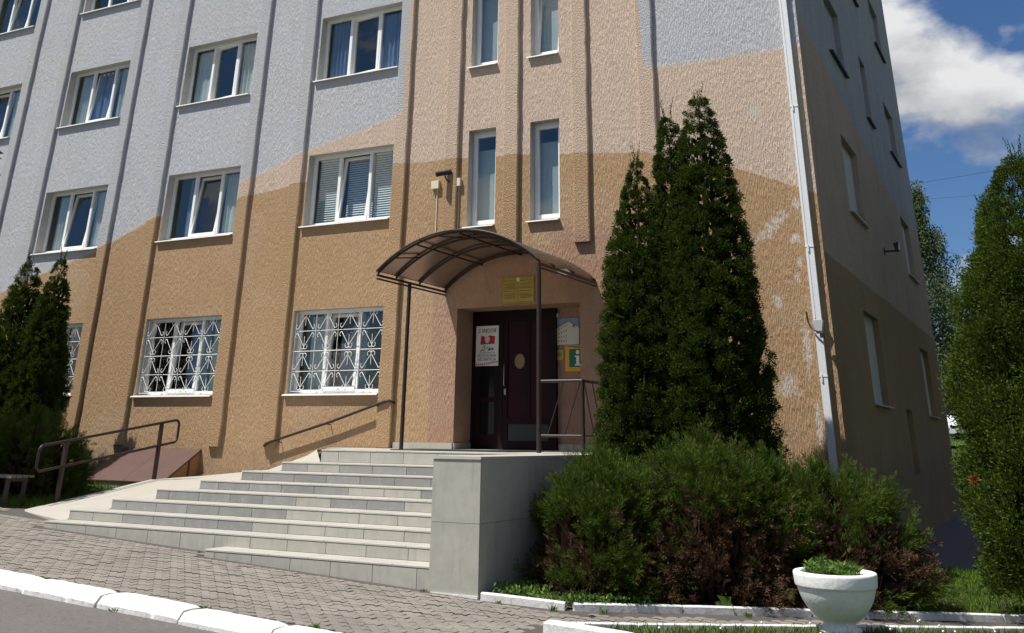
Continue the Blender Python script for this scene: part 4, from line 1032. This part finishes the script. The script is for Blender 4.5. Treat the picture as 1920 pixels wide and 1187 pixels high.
def planter():
    c = Vector((-2.31,-5.0,gz(-2.31)+.02))
    t = thing('planter', c, 'white bowl-shaped stone planter on a foot in the lawn', 'planter')
    prof = [(.0,.0),(.205,.0),(.205,.035),(.17,.05),(.155,.075),(.165,.095),(.215,.125),(.262,.165),(.305,.215),(.342,.275),(.366,.335),(.381,.385),(.386,.395),(.397,.40),(.401,.415),(.409,.50),(.408,.518),(.398,.527),(.345,.527),(.335,.52),(.325,.465),(.0,.465)]
    b = MB(); b.lathe(prof, (0,0,0), 56); me = b.mesh('bowl', M['planterm']); link('bowl', me, t)
    b = MB(); b.lathe([(.0,.0),(.34,0),(.33,.025),(.0,.03)], (0,0,.468), 28); link('soil', b.mesh('soil', M['soil']), t)
    return c
PC = planter()

def bench():
    t = thing('bench', (-16.2,-4.2,.5), 'weathered wooden bench end in deep shade at left edge', 'bench')
    for k in range(4):
        b = MB(); b.box(-17.9,-15.72,-4.42+k*.12,-4.32+k*.12,.955,.99); b.build('slat', M['bench'], t)
    for x in (-15.85,-17.6):
        b = MB(); b.box(x-.03,x+.03,-4.38,-4.33,.5,.953); b.box(x-.03,x+.03,-4.05,-4.0,.5,.953); b.box(x-.03,x+.03,-4.329,-4.051,.90,.953); b.build('leg', M['darkmetal'], t)
bench()

def car():
    x0, y0 = -6.75, 62.0; zb = bank(x0, y0)-.03
    t = thing('parked_car', (x0,y0,zb), 'white car with red tail lamp far behind the building', 'car')
    P = [(-2.1,.35),(-2.15,.8),(-1.9,.95),(-1.3,1.0),(-.6,1.45),(.9,1.48),(1.7,1.05),(2.1,.98),(2.2,.7),(2.15,.35)]
    def bx(y): return y0-y
    b = MB(); b.extr([(y0-q[0], zb+q[1]) for q in P], 'x', x0-.87, x0+.87); b.build('body', M['carwhite'], t)
    b = MB(); b.extr([(y0+1.25,zb+1.0),(y0+.6,zb+1.42),(y0-.85,zb+1.43),(y0-1.45,zb+1.05)], 'x', x0-.885, x0+.885); b.build('window', M['black'], t)
    for x in (x0-.8, x0+.6):
        b = MB(); b.box(x,x+.2,y0-2.24,y0-2.15,zb+.68,zb+.92); b.build('tail_lamp', M['redlamp'], t)
    for x in (x0-.89, x0+.69):
        for y in (y0-1.35, y0+1.35):
            b = MB(); b.tube([(x,y,zb+.32),(x+.2,y,zb+.32)], .32, 14); b.build('wheel', M['tyre'], t)
car()

# ------------------------------------------------------------------ vegetation
def tri_mesh(name, V, F, mat, tint, parent=None, origin=(0,0,0)):
    me = bpy.data.meshes.new(name); o = np.array(origin)
    V = (V-o).astype(np.float32); n = len(F)
    me.vertices.add(len(V)); me.vertices.foreach_set('co', V.ravel())
    me.loops.add(n*3); me.loops.foreach_set('vertex_index', F.astype(np.int32).ravel())
    me.polygons.add(n); me.polygons.foreach_set('loop_start', np.arange(0, n*3, 3, dtype=np.int32))
    me.update(calc_edges=True); me.materials.append(mat)
    a = me.attributes.new('tint', 'FLOAT', 'FACE'); a.data.foreach_set('value', tint.astype(np.float32))
    return me
def unit(a): return a/np.maximum(np.linalg.norm(a, axis=-1, keepdims=True), 1e-9)
def leaves(base, d, length, width, rng, droop=0.0):
    """one pointed leaf triangle pair per base: base point, direction, length, width"""
    n = len(base); s = unit(np.cross(d, rng.normal(size=(n,3))))
    tip = base + d*length[:,None]; tip[:,2] -= droop*length
    mid = base + d*(length*.45)[:,None]
    a = mid + s*(width*.5)[:,None]; b = mid - s*(width*.5)[:,None]
    V = np.stack([base,a,tip,b],1).reshape(-1,3); i = np.arange(n)*4
    F = np.stack([np.stack([i,i+1,i+2],1), np.stack([i,i+2,i+3],1)],1).reshape(-1,3)
    return V, F
def join(parts):
    Vs, Fs, Ts = [], [], []; o = 0
    for V, F, T in parts: Vs.append(V); Fs.append(F+o); Ts.append(T); o += len(V)
    return np.concatenate(Vs), np.concatenate(Fs), np.concatenate(Ts)

def thuja(loc, height, radius, label, seed, mat='thuja', nclump=900, per=70, group=None, tipn=9, leaf=.036, prof=None, lean=(0,0), z_lo=0.05, cat='conifer'):
    """columnar conifer: sprays of scale leaves fanning up and out from clumps on a cone, with a dark inner cone of twigs"""
    rng = np.random.default_rng(seed); base = np.array(loc, float)
    t = thing('thuja_tree', loc, label, cat, group)
    P = prof or [(0,.80),(.12,.97),(.3,1.0),(.5,.86),(.7,.6),(.85,.36),(.95,.15),(1,.03)]
    pz, pr = np.array([p[0] for p in P]), np.array([p[1] for p in P])
    rad = lambda h: np.interp(h, pz, pr)*radius
    # clump centres, density by area
    hh = np.linspace(z_lo, .985, 400); wgt = rad(hh)+.13; cdf = np.cumsum(wgt)/wgt.sum()
    h = np.interp(rng.random(nclump), cdf, hh); th = rng.random(nclump)*2*np.pi
    lump = 1 + (.17 if mat == 'thuja2' else .09)*np.sin(3*th+h*9+seed)*np.sin(h*21+seed*2) + rng.normal(0,.05,nclump)
    r = rad(h)*lump*.90
    c = np.stack([r*np.cos(th), r*np.sin(th), h*height], 1)
    out = np.stack([np.cos(th), np.sin(th), np.zeros(nclump)], 1)
    up = np.array([0,0,1.0])
    csize = (.10+.10*rng.random(nclump))*(0.55+.45*np.clip(rad(h)/radius*1.4,0,1))*min(1.15,max(.7,radius))
    ctint = rng.random(nclump)
    idx = np.repeat(np.arange(nclump), per); n = len(idx)
    # leaves of a clump lie on a fan: origin inside, tips outside
    dirs = unit(out[idx]*(.55+.5*rng.random((n,1))) + up*(.55+.8*rng.random((n,1))) + rng.normal(0,.55,(n,3)))
    offs = dirs*(csize[idx]*rng.random(n)**.6)[:,None]
    b0 = c[idx] + offs*1.1
    ln = leaf*(.6+.8*rng.random(n)); wd = ln*(.26+.18*rng.random(n))
    V1, F1 = leaves(b0, unit(dirs+rng.normal(0,.35,(n,3))), ln, wd, rng)
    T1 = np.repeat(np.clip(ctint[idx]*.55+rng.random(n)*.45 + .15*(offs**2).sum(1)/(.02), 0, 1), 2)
    # leader shoots at the top
    m = tipn; parts = [(V1,F1,T1)]
    for k in range(m):
        hz = height*(.93+.07*rng.random()); q = 26; tt = np.linspace(0,1,q)
        a = rng.random()*2*np.pi; d = unit(np.array([math.cos(a)*.22, math.sin(a)*.22, 1.0]))
        st = np.array([math.cos(a)*.03, math.sin(a)*.03, hz]); L = .22+.2*rng.random() if k else .38
        bb = st + d*(tt*L)[:,None]; dd = unit(d + rng.normal(0,.5,(q,3)))
        V, F = leaves(bb, dd, .05*(1.1-tt*.6), .016*np.ones(q), rng); parts.append((V,F,np.repeat(rng.random(q),2)))
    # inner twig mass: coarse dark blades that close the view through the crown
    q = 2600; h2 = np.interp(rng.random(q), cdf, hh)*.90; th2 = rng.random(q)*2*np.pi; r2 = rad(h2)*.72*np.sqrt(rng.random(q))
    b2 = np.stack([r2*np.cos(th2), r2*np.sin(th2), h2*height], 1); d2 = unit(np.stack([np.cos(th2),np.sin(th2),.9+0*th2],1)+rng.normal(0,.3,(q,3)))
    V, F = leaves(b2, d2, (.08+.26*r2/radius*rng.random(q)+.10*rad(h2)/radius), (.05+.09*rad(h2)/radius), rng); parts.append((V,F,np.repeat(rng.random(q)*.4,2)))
    V, F, T = join(parts); V[:,0] += lean[0]*(V[:,2]/height)**1.5; V[:,1] += lean[1]*(V[:,2]/height)**1.5
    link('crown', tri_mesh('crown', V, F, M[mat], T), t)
    mb = MB(); mb.tube([(0,0,-.1),(0,0,height*.5),(lean[0]*.8,lean[1]*.8,height*.94)], [radius*.09+.03,.05,.012], 8); link('trunk', mb.mesh('trunk', M['bark']), t)
    return t

def juniper(loc, rx, ry, h, label, seed, nshoot=1500, dead=0.35, mat='juniper', zrot=0):
    """spreading juniper: arching plumes of needles"""
    rng = np.random.default_rng(seed); t = thing('juniper_bush', loc, label, 'bush', None)
    parts = []; dparts = []
    nc = max(80, nshoot//14); cth = rng.random(nc)*2*np.pi; cu = rng.random(nc); ci = rng.integers(0, nc, nshoot)
    n = nshoot; th = cth[ci]+rng.normal(0,.10/rx,n); u = np.clip(cu[ci]+rng.normal(0,.06,n),0,1)
    el = np.arcsin(np.clip(u*1.02-.02, -.02, 1))          # dome
    lump = 1+.12*np.sin(3*th+seed)+.1*np.sin(7*th+el*6+seed)
    sx = rx*np.cos(el)*np.cos(th)*lump; sy = ry*np.cos(el)*np.sin(th)*lump; sz = h*np.sin(el)*(.9+.15*lump)
    cr = .86+.15*rng.random(nc); c = np.stack([sx,sy,sz],1)*(cr[ci][:,None]*(.93+.09*rng.random((n,1))))
    out = unit(np.stack([np.cos(el)*np.cos(th), np.cos(el)*np.sin(th), np.sin(el)],1))
    cd = rng.normal(0,.22,(nc,3)); d0 = unit(out + np.array([0,0,.38]) + cd[ci] + rng.normal(0,.24,(n,3)))
    zr = c[:,2]/h
    patch = .5+.5*np.sin(c[:,0]*3.1+seed)*np.cos(c[:,2]*4.3+c[:,1]*2.2+seed*1.7)
    isdead = (rng.random(n)*.35 + rng.random(nc)[ci]*.55 + patch*.35 + (.45-zr)*.75) > (1.13-dead)
    L = .17+.24*rng.random(n)
    k = 64
    for flag in (False, True):
        ii = np.where(isdead == flag)[0]
        if len(ii) == 0: continue
        m = len(ii); tt = rng.random((m,k)); Ls = L[ii]*(1.0 if not flag else .8)
        p = c[ii][:,None,:] + d0[ii][:,None,:]*(tt*Ls[:,None])[:,:,None]
        p[:,:,2] -= .22*(tt**2)*Ls[:,None]*.6
        # plume width: side twigs
        side = rng.normal(0,1,(m,k,3)); p = p + side*(.030*(1.15-tt))[:,:,None]
        dd = unit(d0[ii][:,None,:]*1.0 + side*.36 + np.array([0,0,.10])).reshape(-1,3)
        p = p.reshape(-1,3); q = len(p)
        ln = (.045+.04*rng.random(q))*(1.0 if not flag else .7); wd = (.0055+.004*rng.random(q))*(1 if not flag else 1.2)
        V, F = leaves(p, dd, ln, wd, rng, .1)
        ti = np.clip(np.repeat(rng.random(m),k)*.5 + tt.reshape(-1)*.35 + rng.random(q)*.25, 0, 1)
        (dparts if flag else parts).append((V,F,np.repeat(ti,2)))
    # inner branch mass
    q = 3500; th2 = rng.random(q)*2*np.pi; e2 = np.arcsin(rng.random(q)); rr = .78*rng.random(q)**.4
    b2 = np.stack([rx*np.cos(e2)*np.cos(th2)*rr, ry*np.cos(e2)*np.sin(th2)*rr, h*np.sin(e2)*rr],1); d2 = unit(b2/np.array([rx,ry,h])+rng.normal(0,.5,(q,3))+np.array([0,0,.4]))
    V, F = leaves(b2, d2, .18+.12*rng.random(q), .05+.05*rng.random(q), rng); dparts.append((V,F,np.repeat(rng.random(q)*.3,2)))
    for nm, ps, mt in (('foliage',parts,M[mat]),('dead_foliage',dparts,M['dead'])):
        V, F, T = join(ps); link(nm, tri_mesh(nm, V, F, mt, T), t)
    mb = MB()
    for a in range(9):
        an = a/9*2*math.pi+seed; mb.tube([(0,0,-.05),(rx*.35*math.cos(an),ry*.35*math.sin(an),h*.3),(rx*.7*math.cos(an),ry*.7*math.sin(an),h*.62)], [.045,.03,.012], 6)
    link('stems', mb.mesh('stems', M['bark']), t)
    return t

G1 = 'conifers beside the entrance'
t1p = [(0,.9),(.2,1),(.4,.98),(.55,.92),(.66,.80),(.77,.62),(.87,.33),(.95,.15),(1,.03)]
t2p = [(0,.9),(.3,1),(.5,.92),(.65,.68),(.775,.45),(.89,.33),(.96,.18),(1,.03)]
t3p = [(0,.98),(.2,1),(.4,.95),(.57,.86),(.75,.64),(.83,.48),(.92,.30),(.97,.16),(1,.03)]
thuja((-5.36,-2.0,.05), 5.74, .66, 'short pointed thuja, leftmost of three by the entrance block', 1, nclump=1150, per=115, group=G1, prof=t1p)
thuja((-4.80,-1.95,.03), 6.46, .60, 'middle slender thuja of three by the entrance block', 2, nclump=1150, per=115, group=G1, prof=t2p)
thuja((-4.27,-2.0,.0), 6.74, .755, 'tallest and widest thuja, rightmost of three by the entrance block', 3, nclump=1450, per=115, group=G1, prof=t3p)
tlp = [(0,.95),(.3,1),(.52,.84),(.68,.60),(.82,.40),(.93,.22),(1,.04)]
G2 = 'conifers at the left end of the facade'
thuja((-19.98,-1.7,.75), 4.42, .78, 'left thuja of the pair before the barred window', 4, nclump=950, per=75, group=G2, prof=tlp)
thuja((-19.18,-1.55,.75), 4.45, .60, 'right thuja of the pair before the barred window', 5, nclump=900, per=75, group=G2, prof=tlp)
juniper((-5.0,-4.55,.05), .82, .9, 1.22, 'low juniper bush next to the stone block, green with rusty patches', 6, 1300, .30)
juniper((-3.95,-3.75,.0), 1.15, 1.0, 1.5, 'tallest juniper bush with a large dead brown side below the thujas', 7, 2300, .56)
juniper((-2.72,-3.05,-.06), 1.05, .85, 1.24, 'right juniper bush behind the white planter, green on top', 8, 1700, .38)
juniper((-17.6,-2.7,.55), 1.3, 1.0, 1.35, 'dark shaded juniper bush below the left thujas', 9, 1000, .05)
G3 = 'tall conifers at the right edge'
bp = [(0,.74),(.1,.93),(.22,1.0),(.4,.92),(.6,.78),(.75,.58),(.88,.32),(.96,.14),(1,.03)]
thuja((.08,-2.4,-.2), 5.3, 1.26, 'big dense thuja cut by the right edge of the picture', 10, 'thuja2', 2500, 95, G3, 14, .04, bp)
thuja((-.44,-1.0,-.2), 4.9, .56, 'shorter thuja leaning out left of the big one at right edge', 11, 'thuja2', 1100, 100, G3, 12, .04, bp)
def dead_twig():
    rng = np.random.default_rng(2); c = np.array([-1.0,-3.12,1.28]); n = 160
    d = unit(rng.normal(0,1,(n,3))+np.array([-.3,-.8,.1])); V, F = leaves(c+d*.03*rng.random((n,1)), d, .035+.05*rng.random(n), .007+.004*rng.random(n), rng)
    o = link('dead_twig', tri_mesh('dead_twig', V, F, M['deadbright'], np.repeat(rng.random(n),2), origin=c), None, c)
    tag(o, 'rust orange dead twig stuck in the big right thuja', 'twig')
dead_twig()

def birch(loc, height, spread, label, seed):
    rng = np.random.default_rng(seed); t = thing('birch_tree', loc, label, 'tree')
    mb = MB(); mb.tube([(0,0,-.2),(.1,0,height*.4),(-.1,.1,height*.95)], [.2,.13,.02], 10); parts = []
    for b in range(64):
        hz = height*(.28+.7*rng.random()); a = rng.random()*2*np.pi; L = spread*(1.1-.75*((hz/height-.28)/.72))*(.6+.5*rng.random())
        p0 = np.array([0,0,hz]); p1 = p0+np.array([math.cos(a)*L*.6,math.sin(a)*L*.6,L*.45]); p2 = p0+np.array([math.cos(a)*L,math.sin(a)*L,L*.30])
        mb.tube([p0,p1,p2], [.03,.017,.007], 5, 1)
        for s in range(13):                      # hanging strands
            f = .3+.7*rng.random(); q0 = (p0*(1-f)**2+2*p1*f*(1-f)+p2*f*f) + rng.normal(0,.14,3); Ls = .7+1.5*rng.random(); k = 46
            tt = rng.random(k); p = q0 + np.stack([rng.normal(0,.09,k),rng.normal(0,.09,k),-tt*Ls],1)
            V, F = leaves(p, unit(rng.normal(0,.6,(k,3))+np.array([0,0,-1.0])), .06+.05*rng.random(k), .045+.03*rng.random(k), rng)
            parts.append((V,F,np.repeat(np.clip(rng.random()*.5+rng.random(k)*.5,0,1),2)))
    V, F, T = join(parts); link('crown', tri_mesh('crown', V, F, M['birch'], T), t); link('trunk', mb.mesh('trunk', [M['birchbark'],M['bark']]), t)
birch((-3.9,25,-.1), 11.2, 2.1, 'weeping birch rising behind the far corner of building', 1)
birch((-1.2,31,-.1), 11.6, 1.5, 'farther birch showing between the weeping one and the conifers', 2)
def spruce(loc, height, radius, label, seed):
    rng = np.random.default_rng(seed); t = thing('spruce_tree', loc, label, 'tree'); parts = []; mb = MB(); mb.tube([(0,0,-.2),(0,0,height)], [.16,.02], 8)
    nb = 150
    for b in range(nb):
        f = (b+rng.random())/nb; z = height*(.05+.94*f); L = radius*(1-f)**.8*(.8+.4*rng.random())+.1; a = b*2.4+rng.random()*.5
        d = np.array([math.cos(a),math.sin(a),-.12]); k = int(50+130*L)
        tt = rng.random(k); side = np.array([-math.sin(a),math.cos(a),0]); w = .28*L*(1-tt)+.05
        p = np.array([0,0,z])+d*(tt*L)[:,None]+side*((rng.random(k)*2-1)*w)[:,None]; p[:,2] -= .25*tt*(1-tt)*L + rng.random(k)*.05
        V, F = leaves(p, unit(d+side*(rng.normal(0,.7,k))[:,None]+rng.normal(0,.25,(k,3))), .12+.06*rng.random(k), .03+.015*rng.random(k), rng)
        parts.append((V,F,np.repeat(np.clip(tt*.6+rng.random(k)*.4,0,1),2)))
    V, F, T = join(parts); link('crown', tri_mesh('crown', V, F, M['spruce'], T), t); link('trunk', mb.mesh('trunk', M['bark']), t)
spruce((-2.0,20.5,-.1), 6.6, 1.5, 'bluish spruce standing between building corner and right thujas', 3)

def far_wood():
    rng = np.random.default_rng(12); parts = []
    for k in range(26):
        x = -40+k*3.2+rng.normal(0,1); y = 62+rng.normal(0,4); h = 5+3.5*rng.random(); n = 1500
        d = unit(rng.normal(0,1,(n,3))); p = np.array([x,y+8,h*.55+bank(x,y+8)])+d*np.array([2.3,2.0,h*.5])*(.65+.4*rng.random((n,1)))
        V, F = leaves(p, unit(d+rng.normal(0,.6,(n,3))), .30+.2*rng.random(n), .2+.12*rng.random(n), rng); parts.append((V,F,np.repeat(np.clip(rng.random()*.4+rng.random(n)*.5,0,1),2)))
    V, F, T = join(parts); o = link('distant_wood', tri_mesh('distant_wood', V, F, M['spruce'], T)); tag(o, 'dark far-off band of trees behind the building', 'trees', kind='stuff')
far_wood()

# a street tree outside the left edge; its shade falls on the left planting
def shade_tree():
    rng = np.random.default_rng(21); loc = np.array([-19.3,-5.6,gz(-19.3)]); t = thing('street_tree', loc, 'leafy street tree just outside the left edge', 'tree')
    n = 16000; d = unit(rng.normal(0,1,(n,3))); p = np.array([0,0,5.8])+d*np.array([1.8,1.6,1.7])*(.5+.5*rng.random((n,1)))
    V, F = leaves(p, unit(d+rng.normal(0,.7,(n,3))), .16+.08*rng.random(n), .11+.05*rng.random(n), rng)
    link('crown', tri_mesh('crown', V, F, M['birch'], np.repeat(rng.random(n),2)), t)
    mb = MB(); mb.tube([(0,0,-.1),(.05,0,2.6),(0,.1,5.8)], [.14,.11,.03], 8)
    for a in range(6): mb.tube([(0,0,2.6+a*.2),(.9*math.cos(a),.9*math.sin(a),4.2+a*.2)], [.05,.015], 6)
    link('trunk', mb.mesh('trunk', M['bark']), t)
shade_tree()
def loose_tree(loc, h, w, label, seed, group, n=5200, mat='birch'):
    rng = np.random.default_rng(seed); t = thing('street_tree', loc, label, 'tree', group); parts = []
    k = 16; cc = unit(rng.normal(0,1,(k,3)))*np.array([w*.6,w*.6,h*.27])*rng.random((k,1))**.4+np.array([0,0,h*.64])
    i = rng.integers(0,k,n); d = unit(rng.normal(0,1,(n,3))); p = cc[i]+d*np.array([w*.48,w*.48,h*.17])*(.5+.5*rng.random((n,1)))
    V, F = leaves(p, unit(d+rng.normal(0,.7,(n,3))), .26+.14*rng.random(n), .18+.08*rng.random(n), rng)
    link('crown', tri_mesh('crown', V, F, M[mat], np.repeat(np.clip(rng.random(k)[i]*.5+rng.random(n)*.5,0,1),2)), t)
    mb = MB(); mb.tube([(0,0,-.2),(.06,0,h*.35),(0,.1,h*.8)], [.2,.15,.03], 8)
    for c in cc[:8]: mb.tube([(0.03,0,h*.36),tuple(c)], [.06,.015], 5)
    link('trunk', mb.mesh('trunk', M['bark']), t)
GS = 'trees across the street'
for q, (x, y, h, w) in enumerate([(-28,-36,9.5,3.4),(-21,-38,8.5,3.0),(-13.5,-36,10,3.5),(-5,-37,9,3.2),(4,-36,10,3.6)]):
    loose_tree((x,y,gz(x)-.1), h, w, ['first broad leafed tree across the street, farthest left','second broad leafed tree across the street from left','middle broad leafed tree across the street','fourth broad leafed tree across the street from left','broad leafed tree across the street, farthest right'][q], 40+q, GS)
for q, (x, y, h, w) in enumerate([(4.6,3,9.5,2.6),(4.4,8.5,11,2.8),(4.8,14,10,2.8),(4.6,20,11,3.0)]):  # unseen tree row added to cut the sky light reaching the side wall
    loose_tree((x,y,gz(x)-.1), h, w, ['nearest tree of the added unseen row right of the side path','second tree of the added unseen row right of the side path','third tree of the added unseen row right of the side path','farthest tree of the added unseen row right of the side path'][q], 50+q, 'unseen trees added to screen the side wall from skylight', 6500)

def ground_cover():
    rng = np.random.default_rng(30)
    def blades(pts, hmin, hmax, w, lean=.35):
        n = len(pts); d = unit(np.stack([rng.normal(0,lean,n), rng.normal(0,lean,n), np.ones(n)],1)); ln = hmin+(hmax-hmin)*rng.random(n)
        return leaves(pts, d, ln, w*(.7+.6*rng.random(n)), rng, .12)
    def gzv(x): return -.045*np.clip(x,-26,6)-.19
    # lawn triangle
    n = 42000; x = -4.5+6.0*rng.random(n); y = -6.9+5.2*rng.random(n); k = (y < -6.72+(x+4.63)*.87-.06) & (y > -6.93); x, y = x[k], y[k]
    P = np.stack([x,y,gzv(x)-.02],1); V, F = blades(P, .05, .12, .011); T = np.repeat(rng.random(len(P)),2)
    parts = [(V,F,T)]
    # strip behind the bed and right of the bushes
    n = 30000; x = -2.6+4.0*rng.random(n); y = -4.0+5.5*rng.random(n); k = (y > -4.05+(x+2.83)*.80+.1); x, y = x[k], y[k]
    P = np.stack([x,y,gzv(x)-.03],1); V, F = blades(P, .06, .16, .012); parts.append((V,F,np.repeat(rng.random(len(P)),2)))
    # left bank near hatch and bench
    n = 15000; x = -22+6.6*rng.random(n); y = -4.2+4.1*rng.random(n); z = gzv(x)+.12*np.clip((y+4.2)/3.8,0,1)-.04
    P = np.stack([x,y,z],1); V, F = blades(P, .06, .18, .013); parts.append((V,F,np.repeat(rng.random(len(P)),2)))
    # meadow behind the building
    n = 14000; x = -8+11*rng.random(n); y = 18+42*rng.random(n)**1.5; P = np.stack([x,y,gzv(x)-.03+.045*np.clip(y-20,0,80)],1); V, F = blades(P, .12, .3, .05); parts.append((V,F,np.repeat(.5+.5*rng.random(len(P)),2)))
    V, F, T = join(parts); tag(link('grass', tri_mesh('grass', V, F, M['grass'], T)), 'short green grass on lawns and banks', 'grass', kind='stuff')
    # planting bed soil
    mb = MB(); pts = [(-5.88,-5.9),(-4.9,-5.76),(-3.95,-4.98),(-2.8,-4.1),(-1.0,-2.7),(1.2,-.98),(1.2,-.02),(-5.88,-.02)]
    mb.add([(a,c,gz(a)+.012) for a,c in pts], [tuple(range(len(pts)))]); tag(mb.build('planting_bed', M['soil']), kind='structure')
    # low herbs in the bed corner
    n = 3600; x = -5.8+1.6*rng.random(n); y = -5.85+1.2*rng.random(n); k = (y > -5.85+np.clip(x+4.9,0,9)*.8) & (y < -5.25+.3*np.sin(x*4)) ; x, y = x[k], y[k]
    P = np.stack([x,y,gzv(x)+.02+.10*rng.random(len(x))],1); d = unit(np.stack([rng.normal(0,1,len(x)),rng.normal(0,1,len(x)),.5+rng.random(len(x))],1)); V, F = leaves(P, d, .03+.03*rng.random(len(x)), .02+.015*rng.random(len(x)), rng)
    tag(link('ground_herbs', tri_mesh('ground_herbs', V, F, M['herb'], np.repeat(rng.random(len(x)),2))), 'low sunlit herbs in the bed corner beside stone block', 'herbs', kind='stuff')
    # dark path beside the building
    mb = MB(); mb.add([(XR,-.0,gz(XR)),(-1.3,0.6,gz(-1.3)),(-1.3,40,gz(-1.3)),(XR,40,gz(XR))], [(0,1,2,3)]); mb.v = [(a,b_,c-.012) for a,b_,c in mb.v]
    tag(mb.build('path', M['asphalt']), kind='structure')
    # planter plants: marigold-like rosettes
    for q, (dx, dy, h, s) in enumerate([(-.18,.06,.17,1.0),(.02,.02,.12,1.1),(.17,-.02,.12,1.15),(-.05,-.14,.08,.9),(.10,-.16,.07,.9),(-.17,-.10,.07,.9)]):
        c = np.array([PC.x+dx, PC.y+dy, PC.z+.49]); parts = []
        for st in range(9):
            a = rng.random()*2*np.pi; rr = .02+.09*rng.random(); top = c+np.array([math.cos(a)*rr*s,math.sin(a)*rr*s,h*(.35+.65*rng.random()*(1-rr*4))]); n = 30
            an = rng.random(n)*2*np.pi; d = unit(np.stack([np.cos(an),np.sin(an),.25+.5*rng.random(n)],1))
            V, F = leaves(np.repeat(top[None],n,0)-np.array([0,0,1])*(rng.random((n,1))*h*.5), d, (.05+.05*rng.random(n))*s, .010+.006*rng.random(n), rng); parts.append((V,F,np.repeat(rng.random(n),2)))
        V, F, T = join(parts); nm = ['tallest leafy plant at the left in the white planter','leafy plant in the middle of the white planter','spiky leafy plant at the right in white planter','small plant at front centre of the white planter','small plant at front right of white planter','small plant at front left of white planter'][q]
        tag(link('potted_plant', tri_mesh('potted_plant', V, F, M['herb'], T, origin=c), None, c), nm, 'plant', 'plants in the planter')
    # broad leaved weed at the bed kerb
    c = np.array([-3.52,-4.62,gz(-3.52)+.02]); a = np.array([2.2,3.0,4.0,5.2]); d = unit(np.stack([np.cos(a),np.sin(a),[.9,.5,1.2,.3]],1))
    V, F = leaves(np.repeat(c[None],4,0), d, np.array([.24,.22,.26,.2]), np.array([.13,.12,.12,.1]), rng, .2)
    tag(link('broadleaf_weed', tri_mesh('broadleaf_weed', V, F, M['herb'], np.repeat([.2,.4,.3,.5],2), origin=c), None, c), 'broad leaved weed leaning over the white bed kerb', 'weed')
    # weeds in the joints along kerbs and steps
    spots = [(-5.0,-5.98,1),(-4.55,-5.7,1),(-5.6,-6.05,0),(-6.55,-6.02,0),(-9.3,-8.36,0),(-7.5,-8.36,0),(-6.2,-8.37,1),(-11.2,-8.37,0),(-3.3,-4.75,1),(-8.3,-8.74,0),(-6.6,-8.75,0),(-14.3,-4.6,0),(-10.1,-5.75,0)]
    for k, (x, y, big) in enumerate(spots):
        n = 26 if big else 14; c = np.array([x,y,gz(x)-.005 - (.075 if y < -8.6 else 0)]); p = c+np.stack([rng.normal(0,.02,n),rng.normal(0,.014,n),np.zeros(n)],1)
        V, F = blades(p, .03, .09 if big else .06, .012, .6)
        tag(link('joint_weed', tri_mesh('joint_weed', V, F, M['grass'], np.repeat(rng.random(n),2), origin=c), None, c), ['tuft of grass at the joint of the bed kerb, nearest the stone block','second tuft of grass on the bed kerb','small tuft just right of the painted block base','small tuft at the left foot of the stone block','tuft behind the road kerb, middle of the pavement edge','tuft behind the road kerb below the lowest step','larger tuft behind the road kerb near the lawn corner','tuft behind the road kerb far to the left','tuft of grass on the bed kerb below the dead juniper','small tuft in the road at the kerb foot','small tuft in the road at the kerb foot farther right','small tuft at the foot of the ramp','small tuft at the left end of the lowest step'][k], 'weed', 'weeds in the joints')
    # clover heads in the lawn
    for k in range(46):
        x = -3.6+3.4*rng.random(); y = -6.8+2.6*rng.random()
        if y > -6.72+(x+4.63)*.87-.15: continue
        mb = MB(); mb.lathe([(.0,-.011),(.011,-.003),(.009,.008),(.0,.012)], (0,0,.13), 7); mb.tube([(0,0,0),(.004,0,.125)], .0015, 4, 1)
        o = link('clover_flower', mb.mesh('clover_flower', [M['white'],M['lawn']]), None, (x,y,gz(x)-.01)); tag(o, 'white clover head in the lawn round the planter', 'flower', 'clover heads in the lawn')
ground_cover()
